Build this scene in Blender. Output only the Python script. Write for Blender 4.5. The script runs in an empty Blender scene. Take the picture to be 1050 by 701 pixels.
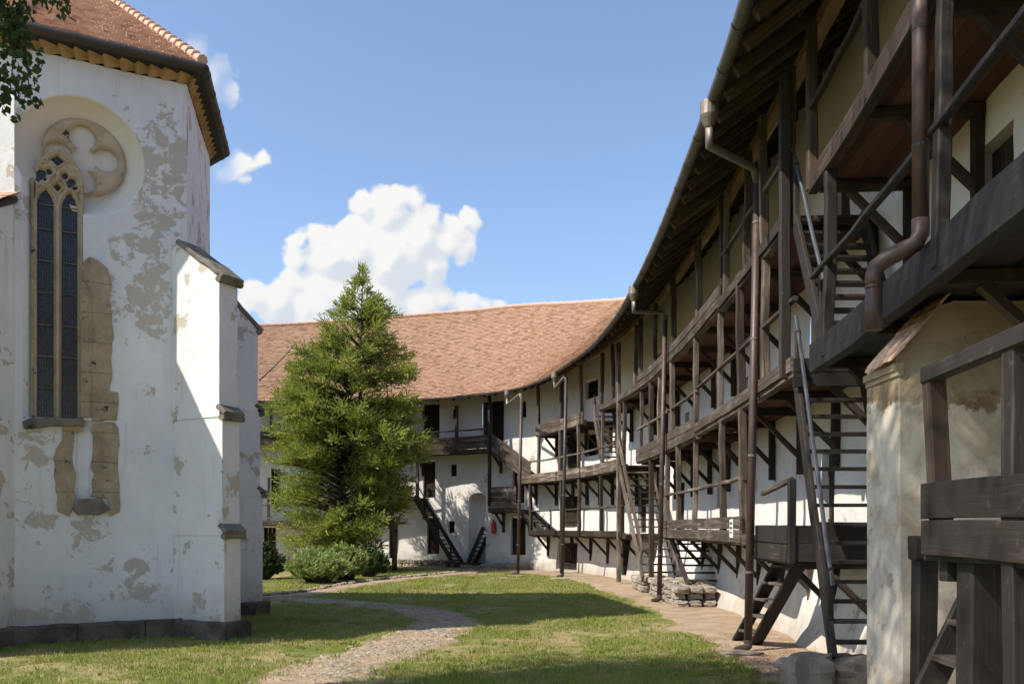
import bpy, math, random
from mathutils import Vector, Matrix, noise as mnoise
random.seed(7)
R = math.radians
sc = bpy.context.scene
col = sc.collection
V = Vector

# ------------------------------------------------------------------ camera
EYE = 2.0
FPX, CX, HY = 900.0, 525.0, 540.0          # focal length, centre column and horizon row in photo pixels (1050 wide)
cam_d = bpy.data.cameras.new('camera')
cam = bpy.data.objects.new('camera', cam_d)
col.objects.link(cam)
cam.location = (0, 0, EYE)
cam.rotation_euler = (R(90), 0, 0)
cam_d.sensor_width = 36.0
cam_d.lens = FPX / 1050 * 36
cam_d.shift_y = (HY - 350.5) / 1050
cam_d.clip_end = 3000
cam_d.clip_start = 0.05
sc.camera = cam
# ------------------------------------------------------------------ light
SUN_EL, SUN_A = 47.0, 25.5                 # light travels towards +x (and a little +y)
sun_dir = V((math.cos(R(SUN_EL)) * math.cos(R(SUN_A)), math.cos(R(SUN_EL)) * math.sin(R(SUN_A)), -math.sin(R(SUN_EL))))
sd = bpy.data.lights.new('sun', 'SUN')
sd.energy = 4.7
sd.angle = R(0.55)
sd.color = (1.0, 0.93, 0.82)
so = bpy.data.objects.new('sun', sd)
col.objects.link(so)
so.rotation_euler = sun_dir.to_track_quat('-Z', 'Y').to_euler()
so.location = (-20, -8, 30)
sc.view_settings.view_transform = 'Standard'
sc.view_settings.look = 'None'
sc.view_settings.gamma = 1
sc.view_settings.exposure = 0.48
sc.cycles.max_bounces = 6
sc.cycles.diffuse_bounces = 4
sc.cycles.glossy_bounces = 2
sc.cycles.caustics_reflective = False
sc.cycles.caustics_refractive = False
sc.view_settings.use_curve_mapping = False


class NT:
    """small helper to write node trees as expressions"""
    def __init__(s, t):
        s.t = t; s.n = t.nodes; s.l = t.links
    def new(s, typ, **k):
        n = s.n.new(typ)
        for a, b in k.items(): setattr(n, a, b)
        return n
    def set(s, inp, v):
        if isinstance(v, bpy.types.NodeSocket): s.l.new(v, inp)
        else: inp.default_value = v
    def m(s, op, a, b=None, c=None, clamp=False):
        n = s.new('ShaderNodeMath', operation=op, use_clamp=clamp)
        s.set(n.inputs[0], a)
        if b is not None: s.set(n.inputs[1], b)
        if c is not None: s.set(n.inputs[2], c)
        return n.outputs[0]
    def vm(s, op, a, b=None):
        n = s.new('ShaderNodeVectorMath', operation=op)
        s.set(n.inputs[0], a)
        if b is not None: s.set(n.inputs[1], b)
        return n.outputs['Value'] if op in ('DISTANCE', 'LENGTH', 'DOT_PRODUCT') else n.outputs[0]
    def mix(s, f, a, b, blend='MIX'):
        n = s.new('ShaderNodeMix', data_type='RGBA', blend_type=blend)
        s.set(n.inputs[0], f)
        s.set(n.inputs[6], a if not isinstance(a, tuple) else (*a, 1)[:4])
        s.set(n.inputs[7], b if not isinstance(b, tuple) else (*b, 1)[:4])
        return n.outputs[2]
    def noise(s, vec, scale, detail=4, rough=0.55, dist=0.0, out=0):
        n = s.new('ShaderNodeTexNoise')
        if vec is not None: s.set(n.inputs['Vector'], vec)
        n.inputs['Scale'].default_value = scale
        n.inputs['Detail'].default_value = detail
        n.inputs['Roughness'].default_value = rough
        n.inputs['Distortion'].default_value = dist
        return n.outputs[out]
    def vor(s, vec, scale, feature='F1', out=0, rnd=1.0):
        n = s.new('ShaderNodeTexVoronoi', feature=feature)
        if vec is not None: s.set(n.inputs['Vector'], vec)
        n.inputs['Scale'].default_value = scale
        n.inputs['Randomness'].default_value = rnd
        return n.outputs[out]
    def ss(s, x, lo, hi, a=0.0, b=1.0):
        n = s.new('ShaderNodeMapRange', interpolation_type='SMOOTHSTEP')
        s.set(n.inputs[0], x)
        n.inputs[1].default_value = lo; n.inputs[2].default_value = hi
        n.inputs[3].default_value = a; n.inputs[4].default_value = b
        return n.outputs[0]
    def scale(s, vec, v):
        return s.vm('MULTIPLY', vec, v)
    def sep(s, vec):
        n = s.new('ShaderNodeSeparateXYZ'); s.set(n.inputs[0], vec); return n.outputs
    def comb(s, x, y, z):
        n = s.new('ShaderNodeCombineXYZ')
        for i, q in enumerate((x, y, z)): s.set(n.inputs[i], q)
        return n.outputs[0]
    def pos(s):
        return s.new('ShaderNodeNewGeometry').outputs['Position']
    def uv(s):
        return s.new('ShaderNodeTexCoord').outputs['UV']


def material(name, rough=0.9, spec=0.3):
    m = bpy.data.materials.new(name)
    m.use_nodes = True
    t = NT(m.node_tree)
    b = m.node_tree.nodes['Principled BSDF']
    b.inputs['Roughness'].default_value = rough
    b.inputs['Specular IOR Level'].default_value = spec
    return m, t, b


def bump(t, b, h, strength=0.5, dist=0.02):
    n = t.new('ShaderNodeBump')
    n.inputs['Strength'].default_value = strength
    n.inputs['Distance'].default_value = dist
    t.set(n.inputs['Height'], h)
    t.l.new(n.outputs[0], b.inputs['Normal'])
    return n


# ------------------------------------------------------------------ world: Nishita sky with clouds
w = bpy.data.worlds.new('World')
sc.world = w
w.use_nodes = True
t = NT(w.node_tree)
bg = w.node_tree.nodes['Background']
sky = t.new('ShaderNodeTexSky', sky_type='NISHITA')
sky.sun_disc = False
sky.sun_elevation = R(SUN_EL)
ts = -sun_dir
sky.sun_rotation = math.atan2(ts.x, ts.y)
sky.air_density = 1.0
sky.dust_density = 1.2
sky.ozone_density = 1.6
sky.altitude = 500
d = t.sep(t.new('ShaderNodeTexCoord').outputs['Generated'])
yy = t.m('MAXIMUM', d[1], 0.02)
cu = t.m('DIVIDE', d[0], yy)
cv = t.m('DIVIDE', d[2], yy)
P0 = t.comb(cu, cv, 0.0)
CL = [(395, 218, 27), (372, 208, 14), (392, 203, 15), (412, 203, 14), (426, 205, 13), (436, 222, 16), (428, 246, 30), (327, 241, 14), (307, 246, 12), (302, 264, 15),
      (299, 285, 14), (338, 262, 30), (368, 252, 34), (400, 264, 44), (479, 223, 13), (485, 231, 10), (466, 234, 17), (474, 246, 16), (454, 250, 22), (471, 261, 13), (440, 270, 24),
      (262, 304, 18), (285, 310, 26), (248, 312, 14), (330, 312, 42), (375, 316, 46), (452, 303, 15), (475, 311, 15), (499, 314, 10), (516, 315, 7), (430, 314, 26),
      (196, 58, 24), (172, 52, 16), (216, 78, 24), (232, 96, 16), (200, 96, 34), (246, 168, 15), (268, 163, 8), (228, 178, 13), (252, 184, 8)]


def field(t, P, amp, full=True):
    cur = None
    for (px, py, r) in CL:
        c = ((px - CX) / FPX, (HY - py) / FPX, 0)
        dd = t.vm('DISTANCE', P, c)
        f = t.m('SUBTRACT', r / 30.0, t.m('DIVIDE', dd, 30.0 / FPX))
        cur = f if cur is None else t.m('SMOOTH_MAX', cur, f, 0.16)
    warp = t.vm('ADD', P, t.scale(t.vm('SUBTRACT', t.noise(P, 60, 3, 0.5, out=1), (0.5, 0.5, 0.5)), (0.012, 0.012, 0.012)))
    v1 = t.vor(warp, 48.0, 'SMOOTH_F1')
    v2 = t.vor(warp, 105.0, 'SMOOTH_F1')
    n2 = t.m('MULTIPLY', t.m('SUBTRACT', t.noise(P, 40.0, 5, 0.6), 0.5), 0.5 * amp)
    v = t.m('ADD', t.m('MULTIPLY', t.m('SUBTRACT', 0.40, v1), 0.75 * amp), t.m('MULTIPLY', t.m('SUBTRACT', 0.40, v2), 0.40 * amp))
    return t.m('ADD', t.m('ADD', t.m('MULTIPLY', cur, 1.35), 0.05), t.m('ADD', n2, v))


f0 = field(t, P0, 0.8)
P1 = t.vm('ADD', P0, (-0.011, 0.015, 0.0))
f1 = field(t, P1, 0.8)
dens = t.mix(t.ss(cu, -0.335, -0.31), t.ss(f0, -0.15, 1.0), t.ss(f0, -0.04, 0.26))
lit = t.ss(t.m('SUBTRACT', f0, f1), -0.5, 0.45)
soft = t.noise(P0, 9.0, 5, 0.55)
low = t.ss(cv, 0.20, 0.40)
lit2 = t.m('MULTIPLY', t.m('ADD', t.m('MULTIPLY', lit, 0.85), t.m('MULTIPLY', soft, 0.4)), t.m('ADD', 0.82, t.m('MULTIPLY', low, 0.25)))
ccol = t.mix(t.m('MULTIPLY', lit2, 1.0, clamp=True), (3.25, 3.6, 4.1), (4.85, 4.82, 4.75))
# general thin wisps elsewhere in the sky (behind the viewer too)
wis = t.noise(t.scale(t.comb(d[0], d[1], d[2]), (1.4, 1.4, 3.5)), 2.2, 7, 0.6, 0.4)
wisp = t.m('MULTIPLY', t.ss(wis, 0.62, 0.85), 0.35)
front = t.ss(d[1], 0.0, 0.25)
cover = t.m('MULTIPLY', dens, front)
# the small clouds at the upper left are thinner than the big one
thin = t.ss(cu, -0.33, -0.30, 0.5, 1.0)
cover = t.m('MULTIPLY', cover, t.m('MAXIMUM', thin, t.ss(cv, 0.40, 0.30)))
skyc = t.mix(1.0, sky.outputs[0], (1.08, 1.12, 1.16), 'MULTIPLY')
skyw = t.mix(t.m('ADD', t.m('MULTIPLY', wisp, 0.6), 0.04), skyc, (5.0, 5.6, 6.6))
fin = t.mix(cover, skyw, ccol)
t.l.new(fin, bg.inputs[0])
bg.inputs[1].default_value = 0.14
w.cycles.sampling_method = 'MANUAL'
w.cycles.sample_map_resolution = 256

# ------------------------------------------------------------------ geometry helpers
def at(px, py, Y):
    return V(((px - CX) / FPX * Y, Y, EYE + (HY - py) / FPX * Y))


def gnd(px, py):
    Y = EYE * FPX / (py - HY)
    return V(((px - CX) / FPX * Y, Y, 0))


class MB:
    def __init__(s):
        s.v = []; s.f = []; s.uv = []; s.smooth = False
    def quad(s, ps, uvs=None):
        b = len(s.v)
        s.v += [tuple(p) for p in ps]
        s.f.append(tuple(range(b, b + len(ps))))
        s.uv += uvs if uvs else [(0, 0)] * len(ps)
    def box(s, c, x, y, z, ch=None):
        """box with centre c and half-axis vectors x, y, z"""
        c = V(c); x = V(x); y = V(y); z = V(z)
        s.beam(c - x, c + x, 2 * y.length, 2 * z.length, up=z, ch=ch if ch is not None else 0.06)
    def beam(s, p0, p1, wd, h, up=V((0, 0, 1)), ch=0.1, wob=0.004, seg=0.6):
        p0 = V(p0); p1 = V(p1)
        n = max(1, min(8, int((p1 - p0).length / seg)))
        s.sweep([p0.lerp(p1, i / n) for i in range(n + 1)], wd, h, up, ch, wob)
    def sweep(s, pts, wd, h, up=V((0, 0, 1)), ch=0.1, wob=0.007):
        pts = [V(p) for p in pts]
        up = V(up).normalized()
        m = min(wd, h) * ch
        a, c = wd / 2, h / 2
        prof = [(-a + m, -c), (a - m, -c), (a, -c + m), (a, c - m), (a - m, c), (-a + m, c), (-a, c - m), (-a, -c + m)]
        per = [0]
        for i in range(8):
            q = prof[(i + 1) % 8]; p = prof[i]
            per.append(per[-1] + math.hypot(q[0] - p[0], q[1] - p[1]))
        u0 = random.uniform(0, 200); v0 = 10.0 * random.randint(0, 400) + 2
        L = 0; rings = []; us = []
        n = len(pts)
        for i, p in enumerate(pts):
            tg = (pts[min(i + 1, n - 1)] - pts[max(i - 1, 0)]).normalized()
            sd_ = tg.cross(up)
            if sd_.length < 1e-4: sd_ = tg.cross(V((1, 0, 0)))
            sd_.normalize()
            uu = sd_.cross(tg).normalized()
            if i: L += (p - pts[i - 1]).length
            k = 1 + random.uniform(-.03, .03)
            o = sd_ * random.uniform(-wob, wob) + uu * random.uniform(-wob, wob)
            rings.append([p + o + sd_ * (q[0] * k) + uu * (q[1] * k) for q in prof])
            us.append(u0 + L)
        b = len(s.v)
        for r in rings: s.v += [tuple(p) for p in r]
        for i in range(n - 1):
            for j in range(8):
                k = (j + 1) % 8
                s.f.append((b + i * 8 + j, b + i * 8 + k, b + (i + 1) * 8 + k, b + (i + 1) * 8 + j))
                s.uv += [(us[i], v0 + per[j]), (us[i], v0 + per[j + 1]), (us[i + 1], v0 + per[j + 1]), (us[i + 1], v0 + per[j])]
        s.f.append(tuple(b + j for j in range(7, -1, -1)))
        s.uv += [(us[0] + prof[j][0] * .2, v0 + prof[j][1]) for j in range(7, -1, -1)]
        e = b + (n - 1) * 8
        s.f.append(tuple(e + j for j in range(8)))
        s.uv += [(us[-1] + prof[j][0] * .2, v0 + prof[j][1]) for j in range(8)]
    def tube(s, pts, r, n=12, caps=True):
        pts = [V(p) for p in pts]
        rs = r if isinstance(r, (list, tuple)) else [r] * len(pts)
        b = len(s.v); L = 0
        t0 = (pts[1] - pts[0]).normalized()
        ref = V((0, 0, 1)) if abs(t0.z) < 0.9 else V((1, 0, 0))
        N = len(pts); Ls = []
        for i, p in enumerate(pts):
            tg = (pts[min(i + 1, N - 1)] - pts[max(i - 1, 0)])
            tg = tg.normalized() if tg.length > 1e-6 else t0
            a = tg.cross(ref)
            if a.length < 0.05: a = tg.cross(V((0, 1, 0)))
            a.normalize()
            c = tg.cross(a).normalized()
            ref = -c if False else ref
            if i: L += (p - pts[i - 1]).length
            Ls.append(L)
            for j in range(n):
                q = 2 * math.pi * j / n
                s.v.append(tuple(p + a * (math.cos(q) * rs[i]) + c * (math.sin(q) * rs[i])))
        for i in range(N - 1):
            for j in range(n):
                k = (j + 1) % n
                s.f.append((b + i * n + j, b + i * n + k, b + (i + 1) * n + k, b + (i + 1) * n + j))
                s.uv += [(Ls[i], j / n), (Ls[i], (j + 1) / n), (Ls[i + 1], (j + 1) / n), (Ls[i + 1], j / n)]
        if caps:
            s.f.append(tuple(b + j for j in range(n - 1, -1, -1))); s.uv += [(0, 0)] * n
            s.f.append(tuple(b + (N - 1) * n + j for j in range(n))); s.uv += [(0, 0)] * n
    def grid(s, fn, us, vs, keep=None, uvf=None):
        b = len(s.v); nu, nv = len(us), len(vs)
        for v in vs:
            for u in us: s.v.append(tuple(fn(u, v)))
        for j in range(nv - 1):
            for i in range(nu - 1):
                if keep and not keep((us[i] + us[i + 1]) / 2, (vs[j] + vs[j + 1]) / 2): continue
                s.f.append((b + j * nu + i, b + j * nu + i + 1, b + (j + 1) * nu + i + 1, b + (j + 1) * nu + i))
                s.uv += [(us[i], vs[j]), (us[i + 1], vs[j]), (us[i + 1], vs[j + 1]), (us[i], vs[j + 1])]
    def rock(s, c, r, n=2, seed=0, flat=0.6):
        """irregular stone"""
        b = len(s.v); c = V(c)
        nu, nv = 14, 9
        rr = r if isinstance(r, tuple) else (r, r, r * flat)
        for j in range(nv + 1):
            th = math.pi * j / nv
            for i in range(nu):
                ph = 2 * math.pi * i / nu
                dv = V((math.sin(th) * math.cos(ph), math.sin(th) * math.sin(ph), math.cos(th)))
                # boxy
                mx = max(abs(dv.x), abs(dv.y), abs(dv.z))
                dv = dv * (0.22 + 0.78 / mx * 0.86)
                k = 1 + 0.30 * mnoise.noise(dv * 1.6 + V((seed * 3.1, seed * 1.7, 0))) + 0.12 * mnoise.noise(dv * 5 + V((seed, 0, seed * 2)))
                s.v.append((c.x + dv.x * rr[0] * k, c.y + dv.y * rr[1] * k, c.z + dv.z * rr[2] * k))
        for j in range(nv):
            for i in range(nu):
                k = (i + 1) % nu
                s.f.append((b + j * nu + i, b + (j + 1) * nu + i, b + (j + 1) * nu + k, b + j * nu + k))
                s.uv += [(seed * .37 % 1, seed * .71 % 1)] * 4
    def build(s, name, mat, parent=None, smooth=False, origin=None):
        me = bpy.data.meshes.new(name)
        if origin is None:
            if parent is not None:
                r = parent
                while r.parent: r = r.parent
                origin = r.location.copy()
            else:
                xs = [p[0] for p in s.v]; ys = [p[1] for p in s.v]; zs = [p[2] for p in s.v]
                origin = V(((min(xs) + max(xs)) / 2, (min(ys) + max(ys)) / 2, min(zs)))
        ox, oy, oz = origin
        me.from_pydata([(p[0] - ox, p[1] - oy, p[2] - oz) for p in s.v], [], s.f)
        ul = me.uv_layers.new(name='UVMap')
        flat = [c for q in s.uv for c in q]
        ul.data.foreach_set('uv', flat)
        if smooth: me.polygons.foreach_set('use_smooth', [True] * len(me.polygons))
        me.materials.append(mat)
        me.update()
        o = bpy.data.objects.new(name, me)
        col.objects.link(o)
        if parent is not None: o.parent = parent
        else: o.location = origin
        return o


def tag(o, label=None, cat=None, group=None, kind=None):
    if label: o['label'] = label
    if cat: o['category'] = cat
    if group: o['group'] = group
    if kind: o['kind'] = kind
    return o


def empty(name, loc, label, cat, group=None):
    o = bpy.data.objects.new(name, None)
    o.empty_display_size = 0.3
    o.location = loc
    col.objects.link(o)
    return tag(o, label, cat, group)


# ------------------------------------------------------------------ materials
def blobs(t, P, lst, k=0.25, unit=0.3):
    cur = None
    for (x, y, r) in lst:
        dd = t.vm('DISTANCE', P, (x, y, 0))
        f = t.m('DIVIDE', t.m('SUBTRACT', r, dd), unit)
        cur = f if cur is None else t.m('SMOOTH_MAX', cur, f, k)
    return cur


def plaster(name, base=(0.74, 0.72, 0.69), under=(0.36, 0.31, 0.26), patch=None, amount=0.66, dirt=0.35, zdirt=1.6, top=None, uvpatch=False, cream=False, mottle=0.0):
    m, t, b = material(name, 0.95, 0.15)
    P = t.pos()
    z = t.sep(P)[2]
    big = t.noise(P, 0.7, 5, 0.6)
    med = t.noise(P, 2.6, 8, 0.65)
    fine = t.noise(P, 14, 5, 0.6)
    c = t.mix(t.ss(big, 0.35, 0.7), base, tuple(x * k for x, k in zip(base, (0.86, 0.88, 0.91))))
    c = t.mix(t.m('MULTIPLY', t.ss(med, 0.45, 0.8), 0.35), c, tuple(x * 0.72 for x in base))
    # rain streaks
    st = t.noise(t.scale(P, (5.0, 5.0, 0.35)), 1.6, 6, 0.65)
    c = t.mix(t.m('MULTIPLY', t.ss(st, 0.54, 0.78), 0.42), c, (0.40, 0.36, 0.31))
    c = t.mix(t.m('MULTIPLY', t.ss(fine, 0.5, 0.75), 0.10), c, (0.5, 0.45, 0.4))
    # splash zone near the ground
    zz = t.m('ADD', z, t.m('MULTIPLY', t.m('SUBTRACT', med, 0.5), 1.4))
    c = t.mix(t.ss(zz, 0.0, zdirt, dirt, 0.0), c, (0.36, 0.31, 0.25))
    # flaked-off top coat
    pn = t.noise(P, 3.2, 9, 0.7, 0.3)
    if uvpatch:
        U = t.uv()
        reg = blobs(t, U, patch)
        q = t.m('ADD', t.m('MULTIPLY', t.m('SUBTRACT', pn, 0.5), 6.5), t.m('MINIMUM', t.m('MULTIPLY', reg, 0.55), 0.30))
        mask = t.ss(q, 0.0, 0.10)
        q2 = t.ss(t.noise(P, 1.9, 8, 0.66), amount + 0.02, amount + 0.03)
        mask = t.m('MAXIMUM', mask, q2)
        rr = t.vm('DISTANCE', U, (oc[0], oc[1], 0))
        c = t.mix(t.ss(rr, ROUT + .005, ROUT - .01), c, t.mix(med, (0.66, 0.60, 0.51), (0.72, 0.69, 0.63)))
        mask = t.m('MULTIPLY', mask, t.ss(rr, ROUT - .01, ROUT + .02))
    else:
        mask = t.ss(t.noise(P, 1.5, 9, 0.66), amount, amount + 0.012)
    uc = t.mix(fine, under, tuple(x * 1.25 for x in under))
    c = t.mix(t.m('MULTIPLY', mask, 0.85), c, uc)
    if top:
        q = t.m('ADD', z, t.m('MULTIPLY', t.m('SUBTRACT', t.noise(P, 2.2, 7, 0.65), 0.5), top[2]))
        stn = t.ss(q, top[0], top[0] + 0.06)
        c = t.mix(t.m('MULTIPLY', stn, 0.9), c, t.mix(med, top[3], tuple(x * 0.6 for x in top[3])))
        ring = t.m('MULTIPLY', stn, t.ss(q, top[0] + 0.45, top[0] + 0.05))
        c = t.mix(t.m('MULTIPLY', ring, t.ss(t.noise(P, 3.5, 6, 0.6), 0.42, 0.6)), c, (0.17, 0.11, 0.06))
    if mottle: c = t.mix(t.m('MULTIPLY', t.ss(t.noise(P, 1.7, 7, 0.65, 0.6), 0.42, 0.66), mottle), c, (0.30, 0.235, 0.155))
    if cream: c = t.mix(t.ss(t.m('ADD', z, t.m('MULTIPLY', big, 1.5)), 5.5, 8.2, 0, 0.6), c, t.mix(med, (0.68, 0.59, 0.50), (0.76, 0.69, 0.61)))
    t.l.new(c, b.inputs['Base Color'])
    h = t.m('ADD', t.m('MULTIPLY', t.noise(P, 5, 6, 0.6), 0.6), t.m('ADD', t.m('MULTIPLY', mask, -0.9), t.m('MULTIPLY', fine, 0.15)))
    bump(t, b, h, 0.45, 0.05)
    return m


def wood(name, dark, light, bias=0.5, rough=0.85, spec=0.25):
    m, t, b = material(name, rough, spec)
    U = t.uv()
    g = t.noise(t.scale(U, (1.3, 26, 1)), 1.0, 7, 0.65, 0.4)
    g2 = t.noise(t.scale(U, (0.35, 3.0, 1)), 1.0, 3, 0.5)
    blotch = t.noise(t.pos(), 1.4, 5, 0.6)
    f = t.m('ADD', t.m('MULTIPLY', g, 0.6), t.m('ADD', t.m('MULTIPLY', g2, 0.5), t.m('MULTIPLY', blotch, 0.4)))
    f = t.ss(f, 0.95 - bias * 0.4, 1.25 - bias * 0.4)
    c = t.mix(f, dark, light)
    wq = t.new('ShaderNodeTexWhiteNoise', noise_dimensions='1D')
    t.l.new(t.m('FLOOR', t.m('DIVIDE', t.sep(U)[1], 10.0)), wq.inputs['W'])
    vb = t.m('ADD', 0.50, t.m('MULTIPLY', wq.outputs[0], 0.95))
    c = t.mix(1.0, c, t.comb(vb, vb, vb), 'MULTIPLY')
    hu = t.sep(wq.outputs[1])[1]
    c = t.mix(t.m('MULTIPLY', hu, 0.35), c, t.mix(f, tuple(x * 1.3 for x in dark), (light[0] * .85, light[0] * .82, light[0] * .78)))
    edge = t.ss(t.noise(t.pos(), 9, 5, 0.7), 0.58, 0.75)
    c = t.mix(t.m('MULTIPLY', edge, 0.35), c, tuple(min(1, x * 1.4) for x in light))
    crack = t.ss(t.noise(t.scale(U, (0.7, 40, 1)), 1.0, 4, 0.6), 0.66, 0.72)
    c = t.mix(t.m('MULTIPLY', crack, 0.8), c, tuple(x * 0.35 for x in dark))
    kn = t.ss(t.vor(t.scale(U, (1.6, 9, 1)), 1.0), 0.10, 0.04)
    c = t.mix(t.m('MULTIPLY', kn, 0.6), c, tuple(x * 0.4 for x in dark))
    t.l.new(c, b.inputs['Base Color'])
    bump(t, b, t.m('SUBTRACT', g, t.m('MULTIPLY', crack, 0.6)), 0.5, 0.012)
    return m


W_GREY = wood('weathered_grey_wood', (0.060, 0.044, 0.033), (0.260, 0.212, 0.165), 0.66)
W_DARK = wood('tarred_dark_wood', (0.020, 0.015, 0.012), (0.115, 0.086, 0.068), 0.42, 0.7, 0.4)
W_MID = wood('brown_wood', (0.038, 0.026, 0.019), (0.150, 0.108, 0.078), 0.55)
W_RED = wood('red_brown_boards', (0.095, 0.045, 0.032), (0.19, 0.098, 0.070), 0.5)
W_RAF = wood('rafter_wood', (0.060, 0.042, 0.030), (0.26, 0.19, 0.13), 0.55)
W_GOLD = wood('honey_wood', (0.20, 0.13, 0.07), (0.50, 0.35, 0.20), 0.6)
W_DOOR = wood('door_wood', (0.025, 0.017, 0.012), (0.085, 0.055, 0.038), 0.5)

PATCH = []          # church flaking, filled in facet coordinates below


def stone(name, c1, c2, scale=3.0, lich=0.0, bstr=0.6, rand=False, blocks=False):
    m, t, b = material(name, 0.95, 0.2)
    P = t.pos()
    n = t.noise(P, scale, 8, 0.65)
    c = t.mix(t.ss(n, 0.3, 0.7), c1, c2)
    if rand:
        wn = t.new('ShaderNodeTexWhiteNoise', noise_dimensions='2D')
        t.l.new(t.uv(), wn.inputs['Vector'])
        c = t.mix(t.m('MULTIPLY', wn.outputs[0], 0.55), c, tuple(x * 0.45 for x in c1))
        c = t.mix(t.m('MULTIPLY', t.ss(t.sep(wn.outputs[1])[1], 0.6, 1.0), 0.5), c, tuple(min(1, x * 1.5) for x in c2))
    f = t.noise(P, scale * 9, 6, 0.7)
    c = t.mix(t.m('MULTIPLY', t.ss(f, 0.55, 0.8), 0.45), c, tuple(x * 0.5 for x in c1))
    if blocks:
        sz = t.sep(P)
        w1 = t.new('ShaderNodeTexWhiteNoise', noise_dimensions='2D')
        zq = t.m('ADD', t.m('MULTIPLY', sz[2], 1.9), t.m('MULTIPLY', n, 0.10))
        t.l.new(t.comb(t.m('FLOOR', zq), t.m('FLOOR', t.m('MULTIPLY', sz[0], 3.1)), 0.0), w1.inputs['Vector'])
        c = t.mix(t.m('MULTIPLY', w1.outputs[0], 0.25), c, tuple(min(1, x * 1.5) for x in c2))
        c = t.mix(t.m('MULTIPLY', t.ss(t.m('FRACT', zq), 0.045, 0.0), 0.8), c, (0.10, 0.08, 0.06))
    if lich: c = t.mix(t.ss(t.noise(P, 5, 7, 0.7), 0.62 - lich * 0.1, 0.68), c, (0.03, 0.028, 0.024))
    t.l.new(c, b.inputs['Base Color'])
    bump(t, b, t.m('ADD', n, t.m('MULTIPLY', f, 0.4)), bstr, 0.04)
    return m


S_FRAME = stone('yellow_sandstone', (0.40, 0.315, 0.215), (0.55, 0.46, 0.345), 2.6, 0.1)
S_JAMB = stone('weathered_sandstone', (0.27, 0.21, 0.145), (0.44, 0.355, 0.25), 3.0, 0.35, 1.0, False, True)
S_DARK = stone('dark_plinth_stone', (0.055, 0.047, 0.040), (0.16, 0.14, 0.12), 2.5, 0.2)
S_GREY = stone('grey_coping_stone', (0.13, 0.115, 0.095), (0.24, 0.215, 0.18), 3.0, 0.5)
S_RUBBLE = stone('rubble_stone', (0.22, 0.185, 0.14), (0.36, 0.31, 0.25), 3.0, 0.0, 0.7, True)
S_COBBLE = stone('cobble_stone', (0.26, 0.21, 0.155), (0.40, 0.33, 0.25), 6.0, 0.0, 0.5, True)
S_CORN = stone('ochre_cornice', (0.34, 0.225, 0.10), (0.50, 0.36, 0.19), 3.0)


def tile_mat(name, c1, c2, c3, moss=0.0):
    m, t, b = material(name, 0.9, 0.2)
    wn = t.new('ShaderNodeTexWhiteNoise', noise_dimensions='2D')
    t.l.new(t.uv(), wn.inputs['Vector'])
    P = t.pos()
    c = t.mix(wn.outputs[0], c1, c2)
    c = t.mix(t.ss(t.sep(wn.outputs[1])[1], 0.72, 1.0), c, c3)
    c = t.mix(t.m('MULTIPLY', t.ss(t.noise(P, 3.5, 8, 0.75), 0.45, 0.8), 0.45), c, (0.17, 0.125, 0.085))
    c = t.mix(t.m('MULTIPLY', t.ss(t.noise(P, 16, 5, 0.7), 0.5, 0.75), 0.4), c, tuple(x * 0.55 for x in c1))
    if moss:
        c = t.mix(t.m('MULTIPLY', t.ss(t.noise(P, 0.55, 8, 0.75), 0.62 - moss * 0.1, 0.70), 0.6), c, (0.30, 0.19, 0.07))
    t.l.new(c, b.inputs['Base Color'])
    bump(t, b, t.noise(P, 20, 4, 0.6), 0.4, 0.02)
    return m


T_CH = tile_mat('church_tiles', (0.54, 0.34, 0.245), (0.68, 0.48, 0.36), (0.36, 0.20, 0.14))
T_BACK = tile_mat('old_roof_tiles', (0.34, 0.200, 0.125), (0.46, 0.290, 0.190), (0.21, 0.120, 0.075), 0.5)


def metal(name, c, rough=0.45, met=0.6, wear=(0.2, 0.2, 0.2)):
    m, t, b = material(name, rough, 0.5)
    P = t.pos()
    n = t.noise(P, 5, 6, 0.65)
    t.l.new(t.mix(t.ss(n, 0.5, 0.8), c, wear), b.inputs['Base Color'])
    b.inputs['Metallic'].default_value = met
    t.l.new(t.ss(n, 0.2, 0.8, rough - 0.1, rough + 0.25), b.inputs['Roughness'])
    return m


M_PIPE = metal('brown_pipe_paint', (0.075, 0.048, 0.042), 0.42, 0.25, (0.13, 0.09, 0.075))
M_GUT = metal('grey_gutter_metal', (0.17, 0.155, 0.14), 0.5, 0.5, (0.25, 0.225, 0.20))
M_GUT2 = metal('dark_gutter_metal', (0.06, 0.048, 0.042), 0.5, 0.4, (0.11, 0.09, 0.08))
M_ZINC = metal('zinc_hopper', (0.22, 0.19, 0.16), 0.5, 0.6, (0.30, 0.26, 0.21))
M_RAIL = metal('blue_grey_handrail_paint', (0.055, 0.062, 0.075), 0.6, 0.1, (0.09, 0.095, 0.10))
M_RED = metal('red_extinguisher_paint', (0.50, 0.02, 0.02), 0.35, 0.0, (0.42, 0.03, 0.02))
M_BLACK = metal('black_rubber', (0.015, 0.015, 0.015), 0.5, 0.0, (0.03, 0.03, 0.03))
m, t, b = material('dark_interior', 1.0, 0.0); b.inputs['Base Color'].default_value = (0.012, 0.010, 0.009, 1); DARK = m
m, t, b = material('white_sign_paint', 0.6); b.inputs['Base Color'].default_value = (0.78, 0.77, 0.74, 1); SIGNW = m
m, t, b = material('black_lettering', 0.6); b.inputs['Base Color'].default_value = (0.03, 0.03, 0.03, 1); SIGNB = m

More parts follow.
